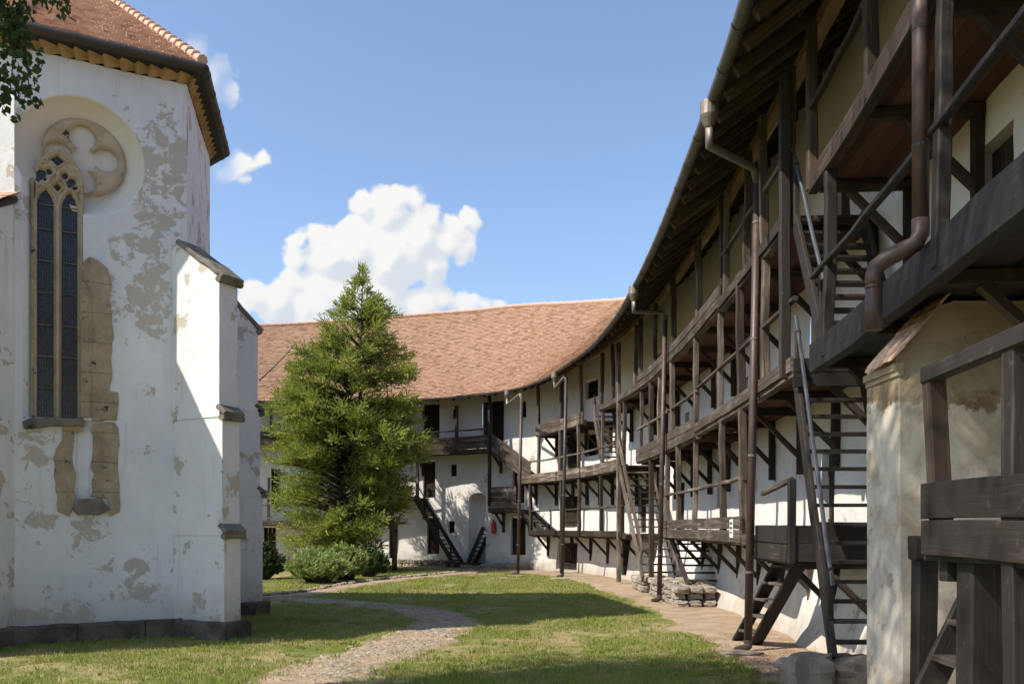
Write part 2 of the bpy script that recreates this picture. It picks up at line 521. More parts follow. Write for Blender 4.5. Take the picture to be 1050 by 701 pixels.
m, t, b = material('leaded_glass', 0.22, 0.6)
U = t.uv()
br = t.new('ShaderNodeTexVoronoi', feature='DISTANCE_TO_EDGE')
t.l.new(t.scale(U, (24, 24, 1)), br.inputs['Vector']); br.inputs['Scale'].default_value = 1.0; br.inputs['Randomness'].default_value = 0.35
lead = t.ss(br.outputs[0], 0.10, 0.04)
wn = t.vor(t.scale(U, (24, 24, 1)), 1.0, 'F1', 1, 0.35)
c = t.mix(t.m('MULTIPLY', t.sep(wn)[0], 0.8), (0.020, 0.024, 0.034), (0.055, 0.065, 0.085))
t.l.new(t.mix(lead, c, (0.010, 0.010, 0.010)), b.inputs['Base Color'])
bump(t, b, t.m('ADD', t.sep(wn)[1], t.m('MULTIPLY', lead, 2.0)), 0.5, 0.01)
GLASS = m


def leaf_mat(name, c1, c2, c3, sheen=0.0):
    m, t, b = material(name, 0.6, 0.3)
    wn = t.new('ShaderNodeTexWhiteNoise', noise_dimensions='2D')
    t.l.new(t.uv(), wn.inputs['Vector'])
    c = t.mix(wn.outputs[0], c1, c2)
    c = t.mix(t.ss(t.noise(t.pos(), 0.9, 4, 0.6), 0.45, 0.7), c, c3)
    t.l.new(c, b.inputs['Base Color'])
    tr = t.new('ShaderNodeBsdfTranslucent')
    t.l.new(t.mix(0.5, c, c2), tr.inputs[0])
    ms = t.new('ShaderNodeMixShader')
    ms.inputs[0].default_value = 0.3
    t.l.new(b.outputs[0], ms.inputs[1]); t.l.new(tr.outputs[0], ms.inputs[2])
    t.l.new(ms.outputs[0], m.node_tree.nodes['Material Output'].inputs[0])
    return m


L_CON = leaf_mat('conifer_needles', (0.190, 0.240, 0.042), (0.380, 0.410, 0.075), (0.105, 0.150, 0.032))
L_DEC = leaf_mat('broad_leaves', (0.035, 0.065, 0.015), (0.065, 0.110, 0.025), (0.035, 0.065, 0.018))
L_BUSH = leaf_mat('juniper_bush', (0.20, 0.27, 0.08), (0.36, 0.42, 0.14), (0.26, 0.32, 0.09))
L_GRASS = leaf_mat('grass_blades', (0.185, 0.235, 0.045), (0.330, 0.360, 0.080), (0.42, 0.37, 0.16))
BARK = stone('bark', (0.055, 0.042, 0.032), (0.13, 0.10, 0.075), 6.0, 0.0, 1.0)

# ------------------------------------------------------------------ ground
def gz(x, y):
    return 0.035 * mnoise.noise(V((x * 0.22, y * 0.22, 3.3))) + 0.006 * mnoise.noise(V((x * 1.1, y * 1.1, 8)))


m, t, b = material('lawn_soil', 1.0, 0.05)
P = t.pos()
n1 = t.noise(P, 0.5, 6, 0.6); n2 = t.noise(P, 3.5, 8, 0.7); n3 = t.noise(P, 30, 4, 0.7)
c = t.mix(t.ss(n2, 0.3, 0.7), (0.130, 0.155, 0.036), (0.215, 0.235, 0.062))
c = t.mix(t.ss(t.m('ADD', n1, t.m('MULTIPLY', n2, 0.6)), 0.70, 0.92), c, (0.38, 0.30, 0.16))
c = t.mix(t.m('MULTIPLY', t.ss(n3, 0.45, 0.7), 0.55), c, (0.035, 0.042, 0.014))
t.l.new(c, b.inputs['Base Color'])
bump(t, b, t.m('ADD', n3, n2), 0.7, 0.05)
G_LAWN = m
m, t, b = material('trodden_earth', 1.0, 0.05)
P = t.pos()
n2 = t.noise(P, 2.2, 8, 0.65); n3 = t.noise(P, 22, 6, 0.7)
c = t.mix(t.ss(n2, 0.3, 0.72), (0.31, 0.225, 0.150), (0.45, 0.345, 0.245))
c = t.mix(t.m('MULTIPLY', t.ss(t.noise(P, 0.8, 6, 0.6), 0.52, 0.68), 0.6), c, (0.20, 0.155, 0.085))
c = t.mix(t.m('MULTIPLY', t.ss(n3, 0.52, 0.72), 0.6), c, (0.11, 0.085, 0.06))
t.l.new(c, b.inputs['Base Color'])
bump(t, b, t.m('ADD', n3, t.m('MULTIPLY', n2, 2)), 0.6, 0.04)
G_DIRT = m

g = MB()
xs = [-14 + 0.35 * i for i in range(75)]
ys = [-2 + 0.35 * i for i in range(146)]
g.grid(lambda x, y: (x, y, gz(x, y)), xs, ys)
X0, X1, Y0, Y1 = xs[0], xs[-1], ys[0], ys[-1]
B = 1500
for (x0, x1, y0, y1) in ((-B, X0, -B, B), (X1, B, -B, B), (X0, X1, -B, Y0), (X0, X1, Y1, B)):
    g.quad([(x0, y0, -0.0), (x1, y0, -0.0), (x1, y1, -0.0), (x0, y1, -0.0)])
tag(g.build('ground', G_LAWN, origin=V((0, 0, 0)), smooth=True), kind='structure')


def catmull(P, step=0.1):
    out = []
    n = len(P)
    for i in range(n - 1):
        p0 = P[max(i - 1, 0)]; p1 = P[i]; p2 = P[i + 1]; p3 = P[min(i + 2, n - 1)]
        k = max(2, int((V(p2) - V(p1)).length / step))
        for j in range(k):
            q = j / k
            out.append(tuple(0.5 * (2 * p1[a] + (p2[a] - p0[a]) * q + (2 * p0[a] - 5 * p1[a] + 4 * p2[a] - p3[a]) * q * q +
                                    (3 * p1[a] - p0[a] - 3 * p2[a] + p3[a]) * q ** 3) for a in range(len(p1))))
    out.append(tuple(P[-1]))
    return out


def strip(name, cpts, mat, lift, jag=0.24, nacross=10):
    """ground ribbon: cpts = (x, y, half width)"""
    C = catmull(cpts, 0.25)
    s = MB()
    n = len(C)
    def P_(i, v):
        i = int(i)
        a = V(C[max(i - 1, 0)][:2]); bb = V(C[min(i + 1, n - 1)][:2])
        tg = (bb - a).normalized(); nr = V((tg.y, -tg.x))
        hw = C[i][2]
        j = jag * mnoise.noise(V((C[i][0] * 1.7, C[i][1] * 1.7, 5 * (v > 0)))) * abs(v) * 2
        q = V(C[i][:2]) + nr * (v * (hw + j))
        return (q.x, q.y, gz(q.x, q.y) + lift - 0.03 * (abs(v) > 0.95))
    s.grid(P_, list(range(n)), [-1 + 2 * k / nacross for k in range(nacross + 1)])
    return tag(s.build(name, mat, origin=V((0, 0, 0)), smooth=True), kind='structure'), C


def mid(pa, pb):
    a = gnd(*pa); c = gnd(*pb)
    return ((a.x + c.x) / 2, (a.y + c.y) / 2, (a - c).length / 2)


path_pts = [(-3.6, 3.5, 0.9), (-2.9, 8.0, 0.85), mid((245, 701), (372, 701)), mid((318, 675), (428, 675)), mid((376, 655), (472, 656)),
            (gnd(455, 638).x, gnd(455, 638).y, 0.82), (gnd(428, 626).x, gnd(428, 626).y, 0.75), (gnd(360, 618).x, gnd(360, 618).y, 0.6), (gnd(296, 614).x, gnd(296, 614).y, 0.55), (-8.5, 25.5, 0.5), (-13, 26.5, 0.5)]
_, PATH = strip('cobbled_path', path_pts, G_DIRT, 0.012)
dirt_pts = [(3.7, 3.0, 1.3), (4.1, 9.0, 1.1), (gnd(790, 672).x + .3, gnd(790, 672).y, 1.0), (gnd(745, 645).x + .2, gnd(745, 645).y, 1.15), (gnd(705, 620).x, gnd(705, 620).y, 1.25), (4.1, 27.0, 1.3), (3.3, 33, 1.3), (1.2, 38.6, 1.2), (-1.6, 41.3, 1.3), (-5, 43.6, 1.3), (-9, 44.4, 1.2), (-14, 44, 1.2)]
_, DIRT = strip('dirt_strip', dirt_pts, G_DIRT, 0.020)
side_pts = [(gnd(535, 583).x, gnd(535, 583).y - 0.3, 0.5), (gnd(470, 588).x, gnd(470, 588).y, 0.45), (gnd(380, 598).x, gnd(380, 598).y, 0.45), (gnd(290, 612).x, gnd(290, 612).y, 0.35), (-9, 25.5, 0.3)]
_, SIDE = strip('earth_path', side_pts, G_DIRT, 0.028)


def dist_poly(C, x, y):
    best = 1e9
    for i in range(0, len(C), 3):
        dd = math.hypot(C[i][0] - x, C[i][1] - y) - C[i][2]
        if dd < best: best = dd
    return best


# cobbles set into the path (more than anyone could count)
cb = MB()
k = 0
for i in range(0, len(PATH) - 1):
    x, y, hw = PATH[i]
    if y < 8 or x < -12: continue
    nn = int(hw * 2 * 0.25 / 0.0075)
    for j in range(nn):
        a = random.uniform(0, 2 * math.pi)
        q = math.sqrt(random.random()) * (hw - 0.08)
        px_, py_ = x + math.cos(a) * q, y + math.sin(a) * q
        if random.random() < .30 + .9 * mnoise.noise(V((px_ * 1.1, py_ * 1.1, 4))) + .45 * (q / hw) ** 4: continue
        r_ = 0.018 + 0.075 * random.random() ** 2.6
        zz = gz(px_, py_) + 0.012
        # low flattened dome, 7 sides
        b0 = len(cb.v); s_ = k * 0.618 % 1
        e = random.uniform(0.6, 1.0); ro = random.uniform(0, 3.14)
        for (rr, hh) in ((1.0, -0.012), (0.85, 0.005), (0.45, 0.012)):
            for u in range(7):
                an = 2 * math.pi * u / 7
                cxx = math.cos(an) * r_ * rr * (1 + 0.15 * math.sin(an * 2 + k)); cyy = math.sin(an) * r_ * rr * e
                cb.v.append((px_ + cxx * math.cos(ro) - cyy * math.sin(ro), py_ + cxx * math.sin(ro) + cyy * math.cos(ro), zz + hh * (0.6 + r_ * 6)))
        for rg in range(2):
            for u in range(7):
                v_ = (u + 1) % 7
                cb.f.append((b0 + rg * 7 + u, b0 + rg * 7 + v_, b0 + rg * 7 + 7 + v_, b0 + rg * 7 + 7 + u)); cb.uv += [(s_, s_ * 3)] * 4
        cb.f.append(tuple(b0 + 14 + u for u in range(7))); cb.uv += [(s_, s_ * 3)] * 7
        k += 1
tag(cb.build('cobblestones', S_COBBLE, origin=V((0, 0, 0)), smooth=True), 'small rounded stones set into the winding path across the lawn', 'cobblestones', kind='stuff')

# ------------------------------------------------------------------ the curved fortress dwellings
GN = [(0.2, -6), (1.3, -1), (2.0, 3.5), (2.6, 8), (2.87, 10.5), (3.03, 13), (3.12, 15), (3.22, 17.7), (3.28, 20), (3.28, 22.8), (3.15, 27), (2.55, 32), (0.98, 38.2), (-1.2, 41.0),
      (-4.3, 42.9), (-8.5, 43.7), (-12.6, 43.5), (-18, 42.0), (-24, 38.5)]
GC = catmull(GN, 0.1)
GS = [0.0]
for i in range(1, len(GC)): GS.append(GS[-1] + math.hypot(GC[i][0] - GC[i - 1][0], GC[i][1] - GC[i - 1][1]))
SMAX = GS[-1]
GNR = []
for i in range(len(GC)):
    a = GC[max(i - 12, 0)]; c_ = GC[min(i + 12, len(GC) - 1)]
    tg = V((c_[0] - a[0], c_[1] - a[1])).normalized()
    GNR.append(V((tg.y, -tg.x)))
import bisect


def G(s, off=0.0, z=0.0):
    s = min(max(s, 0), SMAX - 1e-6)
    i = min(max(bisect.bisect_right(GS, s) - 1, 0), len(GC) - 2)
    q = (s - GS[i]) / (GS[i + 1] - GS[i])
    n_ = GNR[i].lerp(GNR[i + 1], q)
    return V((GC[i][0] * (1 - q) + GC[i + 1][0] * q + n_.x * off, GC[i][1] * (1 - q) + GC[i + 1][1] * q + n_.y * off, z))


def nrm(s):
    i = min(max(bisect.bisect_right(GS, s) - 1, 0), len(GC) - 2)
    return V((GNR[i].x, GNR[i].y, 0)).normalized()


def tan_(s):
    n_ = nrm(s)
    return V((-n_.y, n_.x, 0))


def sm(x, a, c):
    q = min(max((x - a) / (c - a), 0), 1); return q * q * (3 - 2 * q)


S30 = next(GS[i] for i in range(len(GC)) if GC[i][1] > 31)
S40 = next(GS[i] for i in range(len(GC)) if GC[i][1] > 41)
def OF(s): return 0.95 - 0.40 * sm(s, S30, S40)
def OW(s): return 2.18 - 0.68 * sm(s, S30, S40)


def sp(px, off='F'):
    """arc length where the line at this offset is seen in photo column px"""
    best = None
    for i in range(60, len(GS), 1):
        s = GS[i]
        p = G(s, OF(s) if off == 'F' else OW(s) if off == 'W' else off)
        if p.y < 2: continue
        e = abs(CX + FPX * p.x / p.y - px)
        if best is None or e < best[0]: best = (e, s)
    return best[1]


def zp(py, s, off):
    return EYE + (HY - py) * G(s, off).y / FPX


dwell = empty('fortress_dwelling', G(sp(600), 0, 0), 'long curving white fortress dwelling with dark timber galleries under one tiled roof', 'building')

EAVE = 8.2
RIDGE_OFF, RIDGE_Z = 6.6, 13.0
SL = (RIDGE_Z - EAVE) / RIDGE_OFF
# ---- wall with real openings
openings = []   # (s0, s1, z0, z1, kind)


def opening(px0, px1, py0, py1, kind):
    sa, sb = sp(px0, 'W'), sp(px1, 'W')
    s0, s1 = min(sa, sb), max(sa, sb)
    smid = (s0 + s1) / 2
    z1 = zp(py0, smid, OW(smid)); z0 = zp(py1, smid, OW(smid))
    openings.append((s0, s1, max(z0, 0.12), z1, kind))


for a in [(434, 451, 414, 456, 'door'), (495, 517, 411, 456, 'door'), (463, 468, 419, 429, 'window'), (534, 540, 411, 428, 'window'),
          (433.5, 446, 472, 510, 'door'), (462, 468, 476, 488, 'window'), (525, 538, 480, 516, 'door'), (481, 498, 505, 577, 'niche'),
          (459.5, 466, 534, 546, 'window'), (438, 451, 530, 568, 'door'), (523, 539, 530, 569, 'door'),
          (600, 613, 390, 408, 'window'), (600, 612, 445, 467, 'window'), (580, 593, 446, 481, 'door'), (574, 592, 508, 540, 'door'), (571, 592, 556, 590, 'door'),
          (390, 400, 414, 456, 'door'), (340, 352, 414, 452, 'door'), (366, 373, 420, 432, 'window'), (300, 312, 414, 452, 'door'), (278, 288, 480, 520, 'door'), (320, 330, 482, 520, 'door'), (372, 384, 482, 522, 'door'), (404, 409, 486, 498, 'window'),
          (270, 282, 540, 575, 'door'), (398, 408, 536, 572, 'door')]:
    opening(*a)
# right-hand wall: doors and small windows at each level, by distance
for (Yw, w_, z0, h_, kind) in [(30.2, .8, 6.45, 1.5, 'door'), (28.0, .5, 7.0, .6, 'window'), (24.5, .8, 6.45, 1.55, 'door'), (22.4, .5, 7.0, .6, 'window'), (18.6, .8, 6.45, 1.55, 'door'), (16.2, .5, 7.0, .6, 'window'), (13.9, .75, 6.45, 1.6, 'door'), (11.6, .35, 6.5, 1.6, 'door'), (9.2, .5, 7.0, .7, 'window'),
                           (29.4, .8, 4.2, 1.6, 'door'), (26.8, .5, 4.9, .6, 'window'), (23.2, .8, 4.2, 1.6, 'door'), (20.5, .5, 4.9, .6, 'window'), (15.2, .8, 4.2, 1.65, 'door'), (8.9, .8, 4.2, 1.75, 'door'), (7.0, .6, 5.0, .7, 'window'),
                           (27.5, .8, 1.8, 1.6, 'door'), (23.0, .5, 2.5, .6, 'window'), (14.6, .7, 1.75, 1.5, 'door'), (32.0, .8, 1.8, 1.6, 'door'), (33.5, .9, .15, 1.4, 'door')]:
    s = next(q for q in GS if G(q, OW(q)).y > Yw)
    openings.append((s - w_ / 2, s + w_ / 2, z0, z0 + h_, kind))


def WP(s, z):
    o = OW(s)
    z = min(z, EAVE + SL * o - 0.02)
    x = G(s, o)
    flare = 0.38 * max(0, 1 - z / 1.6) ** 1.6 * (0.7 + 0.9 * mnoise.noise(V((s * 0.55, 0, 2.2))) + 0.2)
    flare *= 1 - sm(s, S30 + 2, S30 + 6) * 0.7
    ond = 0.035 * mnoise.noise(V((s * 0.9, z * 0.9, 1))) + 0.015 * mnoise.noise(V((s * 2.9, z * 2.9, 4)))
    return G(s, o - flare + ond, z)


wl = MB()
ss_ = set(round(0.22 * i, 3) for i in range(int(SMAX / 0.22)))
zs_ = set(round(-0.1 + 0.22 * i, 3) for i in range(48))
for o in openings:
    ss_.add(o[0]); ss_.add(o[1]); zs_.add(o[2]); zs_.add(o[3])
def thin(vals, keepers, eps):
    out = []
    for v in sorted(vals):
        if out and v - out[-1] < eps:
            if v in keepers and out[-1] not in keepers: out[-1] = v; continue
            if v not in keepers: continue
            if v - out[-1] < 1e-4: continue
        out.append(v)
    return out
ks = set(o[0] for o in openings) | set(o[1] for o in openings)
kz = set(o[2] for o in openings) | set(o[3] for o in openings)
wl.grid(WP, thin(ss_, ks, 0.06), thin(zs_, kz, 0.04), keep=lambda s, z: not any(o[0] < s < o[1] and o[2] < z < o[3] for o in openings))
# reveals
for (s0, s1, z0, z1, kind) in openings:
    dp = 0.75 if kind == 'niche' else 0.2
    sm_ = (s0 + s1) / 2
    dv = nrm(sm_) * dp
    a, b_, c_, d_ = WP(s0, z0), WP(s1, z0), WP(s1, z1), WP(s0, z1)
    bk = V((0, 0, 0.0))
    for (p, q) in ((a, b_), (b_, c_), (c_, d_), (d_, a)):
        wl.quad([p, q, q + dv, p + dv], [(0, 0)] * 4)
    if kind == 'niche':
        wl.quad([a + dv, b_ + dv, c_ + dv, d_ + dv])
        # rounded head: two spandrels
        for sgn, s_e in ((1, s0), (-1, s1)):
            ww = (s1 - s0) / 2
            for kk in range(8):
                a0, a1 = math.pi / 2 * kk / 8, math.pi / 2 * (kk + 1) / 8
                sA = sm_ - sgn * ww * math.sin(a0); sB = sm_ - sgn * ww * math.sin(a1)
                zA = z1 - 0.35 * (1 - math.cos(a0)); zB = z1 - 0.35 * (1 - math.cos(a1))
                pA, pB = WP(sA, zA), WP(sB, zB); tA, tB = WP(sA, z1), WP(sB, z1)
                wl.quad([pA, pB, tB, tA]); wl.quad([pA, pB, pB + dv, pA + dv])
PL_W = plaster('whitewashed_plaster', (0.73, 0.70, 0.65), (0.34, 0.28, 0.21), amount=0.63, dirt=0.85, zdirt=1.0, cream=True)
wl.build('wall', PL_W, dwell)

for (s0, s1, z0, z1, kind) in openings:
    if kind == 'niche': continue
    smid = (s0 + s1) / 2
    n_ = nrm(smid); tg = tan_(smid)
    back = n_ * 0.15
    p0 = WP(s0, (z0 + z1) / 2) + back; p1 = WP(s1, (z0 + z1) / 2) + back
    if kind == 'door':
        d_ = MB()
        nb = max(3, int((s1 - s0) / 0.17))
        for i in range(nb):
            q = p0.lerp(p1, (i + 0.5) / nb)
            wd = (p1 - p0).length / nb * 0.96
            zc = V((q.x, q.y, 0))
            # plank standing upright, thin across the wall
            d_.beam(V((q.x, q.y, z0 + .01)), V((q.x, q.y, z1 - .01)), wd, 0.045, up=n_, ch=0.12, wob=0.002)
        do = d_.build('door', W_DOOR, dwell)
        for zz in (z0 + 0.22 * (z1 - z0), z0 + 0.78 * (z1 - z0)):
            q0 = p0.lerp(p1, .08); q1 = p0.lerp(p1, .92)
            h_ = MB(); h_.beam(V((q0.x, q0.y, zz)) - n_ * .04, V((q1.x, q1.y, zz)) - n_ * .04, .03, .12, wob=.001)
            h_.build('ledge', W_DOOR, do)
    else:
        d_ = MB()
        d_.quad([V((p0.x, p0.y, z0)) + n_ * .03, V((p1.x, p1.y, z0)) + n_ * .03, V((p1.x, p1.y, z1)) + n_ * .03, V((p0.x, p0.y, z1)) + n_ * .03])
        wo = d_.build('window', DARK, dwell)
        f_ = MB()
        for (a, c_) in ((0, 0), (1, 1)):
            q = p0.lerp(p1, 0.05 if a == 0 else 0.95)
            f_.beam(V((q.x, q.y, z0 + .01)), V((q.x, q.y, z1 - .01)), .05, .05, up=n_, wob=.001)
        q = p0.lerp(p1, .5); f_.beam(V((q.x, q.y, z0 + .05)), V((q.x, q.y, z1 - .05)), .035, .035, up=n_, wob=.001)
        for zz in (z0 + .03, z1 - .03, (z0 + z1) / 2):
            f_.beam(V((p0.x, p0.y, zz)) + tg * .06, V((p1.x, p1.y, zz)) - tg * .06, .03, .04, wob=.001)
        f_.build('window_frame', W_DARK, wo)

# ---- roof: tiles laid in courses, boarded underneath
RZT = [(2.0, 13.0), (.3, 13.06), (-.4, 13.4), (-2.2, 13.85), (-3.2, 14.0), (-5.5, 13.95), (-9.2, 13.75), (-12.8, 13.35), (-20, 13.1)]
def RZ(s):
    g_ = G(s)
    if g_.y < 36: return 13.0
    x = g_.x
    if x >= 2: return 13.0
    for i in range(len(RZT) - 1):
        (xa, za), (xb, zb) = RZT[i], RZT[i + 1]
        if xb <= x <= xa: return za + (zb - za) * (xa - x) / (xa - xb)
    return 13.1


def roofP(s, off, lift=0.0):
    n_ = nrm(s)
    sag = 0.05 * mnoise.noise(V((s * 0.25, off * 0.35, 9)))
    p = G(s, off, EAVE + 0.07 + SL * off + (RZ(s) - RIDGE_Z) * (max(off, 0) / RIDGE_OFF) ** 1.6 + sag + lift * 0.8)
    return p - V((n_.x, n_.y, 0)) * lift * 0.5


tl = MB()
rows = 62
Sa, Sb = 0.5, SMAX - 0.3
wid = 0.17
for r_ in range(rows):
    o0 = -0.06 + (RIDGE_OFF + 0.06) * r_ / rows
    o1 = -0.06 + (RIDGE_OFF + 0.06) * (r_ + 1.35) / rows
    n_t = int((Sb - Sa) / wid)
    for i in range(n_t):
        s0 = Sa + wid * (i + 0.5 * (r_ % 2)); s1 = s0 + wid * 0.97
        if (s0 < 30.0) and o0 > 2.2 and i % 1: continue
        jl = random.uniform(0, 0.012); jo = random.uniform(-0.012, 0.012)
        a = roofP(s0, o0 + jo, 0.045 + jl); b_ = roofP(s1, o0 + jo, 0.045 + jl); c_ = roofP(s1, o1, 0.012); d_ = roofP(s0, o1, 0.012)
        e_ = roofP(s0, o0 + jo, 0.018 + jl); f_ = roofP(s1, o0 + jo, 0.018 + jl)
        uvr = (random.random(), random.random())
        bb = len(tl.v)
        tl.v += [tuple(a), tuple(b_), tuple(c_), tuple(d_), tuple(e_), tuple(f_)]
        tl.f += [(bb, bb + 1, bb + 2, bb + 3), (bb + 4, bb + 5, bb + 1, bb), (bb, bb + 3, bb + 4), (bb + 1, bb + 5, bb + 2)]
        tl.uv += [uvr] * 14
roof = tl.build('roof', T_BACK, dwell)
ub = MB()
ub.grid(lambda s, o: roofP(s, o, -0.02), [0.5 + 0.5 * i for i in range(int((SMAX - 1) / 0.5) + 1)], [0 + RIDGE_OFF * k / 12 for k in range(13)])
# outer slope of the roof, falling away on the far side
ub.grid(lambda s, o: G(s, RIDGE_OFF + o, RZ(s) + 0.02 - o * 0.55), [0.5 + 0.8 * i for i in range(int((SMAX - 1) / 0.8) + 1)], [0, 1, 2, 3])
ub.build('roof_boarding', W_RAF, roof)
rd = MB()
for i in range(int((SMAX - 1) / 0.36)):
    s = 0.5 + 0.36 * i
    rd.tube([roofP(s, RIDGE_OFF, 0.05), roofP(min(s + 0.40, SMAX), RIDGE_OFF, 0.07)], [0.10, 0.12], 8)
rd.build('ridge_tile', T_CH, roof)
# battens seen from below between rafters
bt = MB()
for k in range(1, 9):
    o = 0.28 * k
    bt.sweep([roofP(s, o, -0.055) for s in [1 + 0.8 * i for i in range(int(44 / 0.8))]], 0.05, 0.03, wob=0.01)
bt.build('batten', W_RAF, roof)
# rafters
s = 4.0
cnt = 0
while s < SMAX - 8:
    o = OW(s)
    rf = MB()
    a = roofP(s, -0.02, -0.14); c_ = roofP(s, o + 0.35, -0.14)
    rf.beam(a, c_, 0.12, 0.15, wob=0.012, seg=0.7)
    rf.build('rafter', W_RAF, dwell)
    s += 0.66 * random.uniform(0.93, 1.07) + (0.25 if s > S40 else 0)
    cnt += 1
pu = MB()
pu.sweep([roofP(s_, OF(s_) + 0.10, -0.33) for s_ in [1.5 + 0.8 * i for i in range(int((SMAX - 3) / 0.8))]], 0.19, 0.21, wob=0.012)
pu.build('eaves_purlin', W_GOLD, dwell)
# gutter
gt = MB()
gpts = [G(s_, -0.10, EAVE + 0.02 + 0.01 * math.sin(s_)) for s_ in [1 + 0.35 * i for i in range(int((SMAX - 2) / 0.35))]]
b0 = len(gt.v)
prof = [(0.085 * math.cos(a), 0.085 * math.sin(a)) for a in [math.pi + math.pi * k / 8 for k in range(9)]]
for i, p in enumerate(gpts):
    s_ = 1 + 0.35 * i; n_ = nrm(s_)
    for q in prof: gt.v.append(tuple(p + n_ * q[0] + V((0, 0, q[1]))))
for i in range(len(gpts) - 1):
    for j in range(8):
        gt.f.append((b0 + i * 9 + j, b0 + i * 9 + j + 1, b0 + (i + 1) * 9 + j + 1, b0 + (i + 1) * 9 + j)); gt.uv += [(0, 0)] * 4
gut = gt.build('gutter', M_GUT, dwell, smooth=True)
cl = MB()
for i in range(int((SMAX - 3) / 1.05)):
    s_ = 1.3 + 1.05 * i; n_ = nrm(s_); p = G(s_, -0.10, EAVE + 0.02)
    tg = tan_(s_)
    pr = [(0.096 * math.cos(a), 0.096 * math.sin(a)) for a in [math.pi + math.pi * k / 8 for k in range(9)]]
    for j in range(8):
        q0, q1 = pr[j], pr[j + 1]
        cl.quad([p + n_ * q0[0] + V((0, 0, q0[1])) - tg * .02, p + n_ * q1[0] + V((0, 0, q1[1])) - tg * .02, p + n_ * q1[0] + V((0, 0, q1[1])) + tg * .02, p + n_ * q0[0] + V((0, 0, q0[1])) + tg * .02])
cl.build('gutter_bracket', M_GUT2, gut)

# ---- galleries
def rng(a, c, st):
    n_ = max(1, int(abs(c - a) / st))
    return [a + (c - a) * i / n_ for i in range(n_ + 1)]


def gallery(px0, px1, z, boards=2, bh=0.23, rail=None, top=None, posts=(), brace=1.25, mat=W_GREY, floor=W_RED, s01=None, beam=0.2, below=True, fo=None, endboards=None, label=None):
    if s01: s0, s1 = s01
    else:
        sa, sb = sp(px0), sp(px1)
        s0, s1 = min(sa, sb), max(sa, sb)
    S = rng(s0, s1, 0.55)
    F = (lambda s: OF(s)) if fo is None else (lambda s: fo)
    fl = MB()
    wmid = OW((s0 + s1) / 2) - F((s0 + s1) / 2)
    nb = 6
    for k in range(nb):
        fl.sweep([G(s, F(s) + 0.07 + (OW(s) - F(s) - 0.06) * (k + .5) / nb, z) for s in S], wmid / nb * 0.97, 0.045, wob=0.004)
    g_ = fl.build('gallery', floor, dwell)
    if label: g_['label'] = label
    bm = MB()
    bm.sweep([G(s, F(s), z - 0.02) for s in S], 0.13, beam, wob=0.006)
    bm.build('edge_beam', mat, g_)
    zt = z + beam / 2 - .02
    for k in range(boards):
        p_ = MB()
        o_ = -0.085
        p_.sweep([G(s, F(s) + o_, zt - 0.16 + bh * (k + .5) + 0.008 * k) for s in S], 0.04, bh * 0.97, ch=0.08, wob=0.006)
        p_.build('parapet_board', mat, g_)
    if rail:
        r_ = MB()
        r_.sweep([G(s, F(s) - 0.03, z + rail) for s in S], 0.08, 0.07, ch=0.2, wob=0.010)
        r_.build('handrail', mat, g_)
    # posts
    for p in posts:
        s = sp(p) if p > 40 else p
        t1 = top if top else (2.28 if z < 6 else EAVE + SL * OF(s) - 0.38 - z)
        q = MB()
        lean = random.uniform(-.05, .05)
        a = G(s, F(s) - 0.01, z - 0.1); c_ = G(s, F(s) - 0.01 + lean, z + t1)
        q.beam(a, c_, random.uniform(.11, .145), random.uniform(.11, .14), up=nrm(s), ch=0.12, wob=0.014, seg=.45)
        q.build('post', mat, g_)
    # joists with braces and wall posts
    nbr = max(2, int((s1 - s0) / brace) + 1)
    for i in range(nbr):
        s = s0 + 0.12 + (s1 - s0 - 0.24) * i / (nbr - 1) if s1 - s0 > .5 else (s0 + s1) / 2
        j_ = MB()
        j_.beam(G(s, F(s) + 0.07, z - 0.10), G(s, OW(s) + 0.1, z - 0.10), 0.11, 0.13, wob=0.006)
        j_.build('joist', W_MID, g_)
        if below:
            depth = OW(s) - F(s)
            b_ = MB()
            b_.beam(G(s, F(s) + depth * 0.34, z - 0.16), G(s, OW(s) - 0.08, z - 0.2 - depth * 0.58), 0.085, 0.11, up=tan_(s), wob=0.006)
            b_.build('brace', W_MID, g_)
            c_ = MB()
            c_.beam(G(s, OW(s) - 0.07, z - 0.15), G(s, OW(s) - 0.07, z - 0.35 - depth * 0.72), 0.12, 0.11, up=nrm(s), wob=0.006)
            c_.build('wall_post', W_MID, g_)
    return g_, s0, s1


# right-hand galleries, lower / middle / upper
gB1, bs0, bs1 = gallery(678, 765, 1.80, boards=2, rail=1.06, posts=(684, 697, 713, 742, 764), brace=1.7)
gC1 = gallery(781, 817, 1.58, boards=2, bh=0.26, posts=(), brace=1.6, mat=W_DARK, floor=W_DARK)
CL1 = gC1[0]; sc1 = gC1[1]
for k in range(2):
    q = MB(); q.beam(G(sc1, OF(sc1) - .1, 1.64 + .26 * k), G(sc1, OW(sc1) - .05, 1.64 + .26 * k), .04, .24); q.build('parapet_board', W_DARK, CL1)
q = MB(); q.beam(G(sc1, OF(sc1) - .08, 1.5), G(sc1, OF(sc1) - .08, 2.66), .10, .10, up=nrm(sc1)); q.build('post', W_DARK, CL1)
q = MB(); q.beam(G(sc1, OF(sc1) - .08, 2.66), G(sc1 + 1.7, OF(sc1 + 1.7) - .08, 2.52), .07, .07); q.build('handrail', W_GREY, CL1)
gallery(543, 640, 1.72, boards=1, bh=0.22, rail=1.0, posts=(545, 576, 594, 617, 638), brace=1.5, mat=W_MID, top=2.2)
gallery(533, 642, 4.05, boards=2, bh=0.2, rail=0.9, posts=(552, 575, 594, 618, 640), brace=1.2)
gallery(655, 716, 4.12, boards=2, bh=0.22, rail=0.98, posts=(657, 676, 690, 715), brace=1.9)
